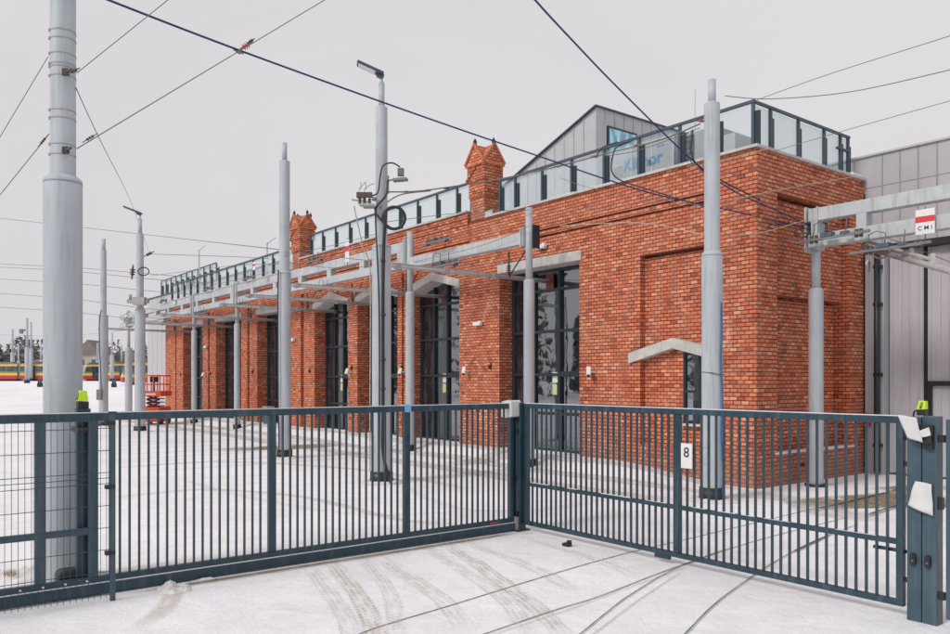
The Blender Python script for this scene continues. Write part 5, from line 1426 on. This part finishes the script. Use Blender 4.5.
# ------------------------------------------------------------------ far yard: masts, lift, trams, wood
far = [(27, 392, 318, 110, 'distant mast with a side bracket left of the near mast', .30), (31, 382, 322, 135, 'slim distant mast in front of the tram, left of the near mast', .30),
       (12.5, 381, 329, 150, 'far mast before the wood near the left edge', .36), (18.5, 381, 344, 160, 'short far mast near the left edge', .30),
       (112, 382, 333, 125, 'far mast between the near mast and the distant lamp mast', .28), (97.5, 381, 343, 150, 'far mast left of the mast with the black cable', .26), (121.5, 381, 345, 150, 'farthest slim mast left of the distant lamp mast', .26), (41, 381, 342, 170, 'far mast just left of the near mast', .3)]
for px, pb, pt, Y_, lab, r_ in far:
    X = (px-CX)/F*Y_; zb = gz(X, Y_); ht = H+(HY-pt)*Y_/F-zb
    t = thing('distant_mast', lab, 'mast', (X, Y_, zb), 0, group='distant masts across the yard')
    mb = MB(); mb.cyl((0, 0, 0), (0, 0, ht*.55), r_, n=12); mb.build('lower_shaft', M['mast'], t)
    mb = MB(); mb.cyl((0, 0, ht*.55), (0, 0, ht), r_*.55, n=10); mb.build('upper_shaft', M['mast'], t)
    mb = MB(); mb.cyl((0, 0, 0), (0, 0, .4), r_*1.3, n=12); mb.build('base_collar', M['black'], t)
    if px == 27: mb = MB(); mb.box(-.9, .1, -.1, .1, ht*.8, ht*.8+.25); mb.box(-1.0, -.6, -.2, .2, ht*.76, ht*.83); mb.build_each('bracket', M['plast'], t)
for px, pb, lab in ((40, 389, 'small dark marker block on the snow left of the near mast'), (114, 387.5, 'small dark marker block on the snow by the far tram nose')):
    Y_ = 95; X = (px-CX)/F*Y_; t = thing('track_marker', lab, 'marker', (X, Y_, gz(X, Y_)), 0)
    mb = MB(); mb.box(-.25, .25, -.2, .2, 0, .45); mb.build('base', M['black'], t); mb = MB(); mb.box(-.2, .2, -.15, .15, .45, .9); mb.build('head', M['gate2'], t)
# scissor lift
Yl = 36.5; X = (155.5-CX)/F*Yl
sl = thing('scissor_lift', 'bright orange scissor lift parked at the far end of the depot', 'scissor lift', (X, Yl, gz(X, Yl)), 0)
mb = MB(); mb.box(-.46, .46, -.7, .7, .14, .80); mb.build('chassis', M['orange'], sl, bevel=.03)
for sx in (-.42, .42):
    for sy in (-.42, .42):
        mb = MB(); mb.cyl((sx-.07, sy, .17), (sx+.07, sy, .17), .17, n=16); mb.build('wheel', M['black'], sl)
mb = MB()
for k in range(3):
    z_ = .82+.17*k; mb.bar((-.30, -.3, z_), (.30, -.3, z_+.15), .07, .07); mb.bar((.30, -.25, z_), (-.30, -.25, z_+.15), .07, .07); mb.bar((-.30, -.3, z_), (.30, -.3, z_), .05, .04)
    mb.box(-.33, .33, .2, .25, z_, z_+.05)
mb.build_each('scissor_arm', M['signal'], sl)
mb = MB(); mb.box(-.50, .50, -.65, .65, 1.30, 1.54); mb.build('platform', M['orange'], sl, bevel=.01)
mb = MB()
for x in (-.44, -.15, .15, .44):
    for y in (-.6, .6): mb.cyl((x, y, 1.5), (x, y, 2.25), .03, n=8)
for z_ in (1.85, 2.25):
    for y in (-.6, .6): mb.cyl((-.44, y, z_), (.44, y, z_), .03, n=8)
    for x in (-.44, .44): mb.cyl((x, -.6, z_), (x, .6, z_), .02, n=8)
mb.build('guard_rail', M['orange'], sl)
mb = MB(); mb.box(-.43, -.25, -.64, -.61, 1.55, 2.2); mb.build('toolboard', M['yellow'], sl)
mb = MB(); mb.box(-.05, .22, -.5, -.2, 1.95, 2.2); mb.cyl((.08, -.35, 1.5), (.08, -.35, 2.0), .04, n=8); mb.build('control_box', M['black'], sl)
mb = MB(); mb.box(-.28, .28, -.656, -.651, 1.36, 1.44); mb.build('decal', M['white'], sl)
# trams
def tram(px, Y_, L, rz, label, secs=1, nose=True, scale=1.0):
    X = (px-CX)/F*Y_; t = thing('tram', label, 'tram', (X, Y_, gz(X, Y_)+.02), rz, group='trams parked across the yard')
    sl_ = L/secs
    for s_ in range(secs):
        x0 = s_*sl_+.25; x1 = (s_+1)*sl_-.25
        c = bpy.data.objects.new('car_body', None); COL.objects.link(c); c.parent = t
        def band(z0, z1, m_, nm, y=1.2):
            a0, a1 = x0, x1
            if nose and s_ == 0: a0 = x0+max(0, (z0-1.0))*.28
            mb = MB(); mb.prism([(a0, z0), (x1, z0), (x1, z1), (a0+(max(0, (z1-1.0))*.28-max(0, (z0-1.0))*.28 if nose and s_ == 0 else 0), z1)], -y, y); mb.build(nm, M[m_], c)
        band(.30, .95, 'tred', 'lower_panel'); band(.95, 1.35, 'tyellow', 'yellow_stripe'); band(1.35, 1.62, 'tgreen', 'green_stripe', 1.195)
        band(1.62, 2.55, 'twin', 'window_band', 1.18); band(2.55, 2.85, 'tyellow', 'upper_stripe'); band(2.85, 3.05, 'tbrown', 'roof', 1.1)
        mb = MB(); n = int((x1-x0)/1.6)
        for k in range(1, n): mb.box(x0+k*1.6-.05, x0+k*1.6+.05, -1.205, -1.185, 1.6, 2.56)
        mb.build_each('window_pillar', M['plast'], c)
        mb = MB()
        for k in range(int((x1-x0)/3.6)): mb.box(x0+1.4+k*3.6, x0+2.7+k*3.6, -1.225, -1.206, .45, 2.6)
        mb.build_each('door', M['twin'], c)
        mb = MB(); mb.box(x0+1, x1-1, -.7, .7, 3.05, 3.3); mb.build('roof_equipment', M['plast'], c)
        mb = MB(); mb.box(x0+.6, x0+2.6, -1.0, 1.0, .0, .3); mb.box(x1-2.6, x1-.6, -1.0, 1.0, 0, .3); mb.build('bogie', M['black'], c)
        if s_ < secs-1:
            mb = MB(); mb.box(x1, x1+.5, -1.05, 1.05, .4, 3.0); mb.build('bellows', M['plast'], c)
tram(-60, 136, 21, R(2), 'long yellow and red tram at the left edge of the yard', 3, False)
tram(81, 140, 8, R(35), 'yellow and red tram seen between the near mast and the beacon', 1, True)
tram(107, 132, 6, R(40), 'yellow and red tram left of the distant lamp mast, middle of the row', 1, True)
tram(119.5, 104, 14, R(30), 'nearest yellow and red tram with its nose beside the distant lamp mast', 2, True)
# houses
def house(px, Y_, w_, d_, h_, rh, label, rz=0.0):
    X = (px-CX)/F*Y_; t = thing('house', label, 'house', (X, Y_, 1.9), rz)
    mb = MB(); mb.box(-w_/2, w_/2, 0, d_, 0, h_); mb.build('wall', M['house'], t)
    mb = MB(); mb.prism([(-w_/2-.4, h_), (w_/2+.4, h_), (0, h_+rh)], -.4, d_+.4); mb.build('roof', M['hroof'], t)
    for x in (-w_/4, w_/4):
        for z_ in (1.2, 4.0):
            if z_+1.3 < h_: mb = MB(); mb.box(x-.5, x+.5, -.05, 0.02, z_, z_+1.3); mb.build('window', M['twin'], t)
house(88, 190, 5.5, 8, 6.5, 3.6, 'grey gabled house above the trams right of the near mast')
house(38, 185, 7, 8, 3.6, 1.6, 'low pale house above the trams left of the near mast')
house(119, 200, 10, 8, 4.5, 3.2, 'broad brownish house above the trams near the distant lamp mast')
# far wood
fw = MB(); rnd = random.Random(3)
for k in range(760):
    X = rnd.uniform(-330, 60); Y_ = rnd.uniform(225, 300); hgt = rnd.uniform(6, 10.5) if rnd.random() < .8 else rnd.uniform(11, 14); con = rnd.random() < .5
    base = Vector((X, Y_, 1.8)); rad_ = hgt*(.17 if con else .30)
    for q in range(110):
        z_ = rnd.random()
        r_ = rad_*(1-z_)**.8 if con else rad_*math.sqrt(max(0, 1-(z_*1.6-.7)**2))
        a_ = rnd.uniform(0, 6.28); rr_ = r_*math.sqrt(rnd.random())
        c = base+Vector((rr_*math.cos(a_), rr_*math.sin(a_), z_*hgt)); s_ = rnd.uniform(.6, 1.5)
        fw.poly([c+Vector((rnd.uniform(-s_, s_), rnd.uniform(-s_, s_), rnd.uniform(-s_, s_))) for _ in range(3)])
for k in range(9000):
    X = rnd.uniform(-330, 60); Y_ = rnd.uniform(222, 240); z_ = 1.8+abs(rnd.gauss(0, 2.6))+1.5*mnoise.noise(Vector((X*.05, 0, 0))); s_ = rnd.uniform(.5, 1.3)
    c = Vector((X, Y_, z_)); fw.poly([c+Vector((rnd.uniform(-s_, s_), rnd.uniform(-s_, s_), rnd.uniform(-s_, s_))) for _ in range(3)])
for k in range(34):                                # unseen trees added left of frame as dark shapes for the door glass
    Y_ = -45+120*k/34+rnd.uniform(-2, 2); X = rnd.uniform(-100, -72); hgt = rnd.uniform(7, 23) if k % 5 else rnd.uniform(22, 27); con = rnd.random() < .6
    base = Vector((X, Y_, .3)); rad_ = hgt*(.16 if con else .24)
    for q in range(420):
        z_ = rnd.random()
        r_ = rad_*(1-z_)**.8 if con else rad_*math.sqrt(max(0, 1-(z_*1.6-.7)**2))
        a_ = rnd.uniform(0, 6.28); rr_ = r_*math.sqrt(rnd.random()); s_ = rnd.uniform(.3, 1.0)
        c = base+Vector((rr_*math.cos(a_), rr_*math.sin(a_), z_*hgt))
        fw.poly([c+Vector((rnd.uniform(-s_, s_), rnd.uniform(-s_, s_), rnd.uniform(-s_, s_))) for _ in range(3)])
m, nt, b = newmat('wood_foliage'); tc = nd(nt, 'ShaderNodeTexCoord').outputs['Object']
lk(nt, mixc(nt, mapr(nt, noi(nt, tc, .09, 4, .7), .35, .65), (.12, .145, .145), (.27, .24, .23)), b.inputs['Base Color']); b.inputs['Roughness'].default_value = .9  # pale greys put distance haze into the foliage colour
tag(fw.build('far_wood', m), 'far-off grey green winter wood along the horizon', 'wood', kind='stuff')
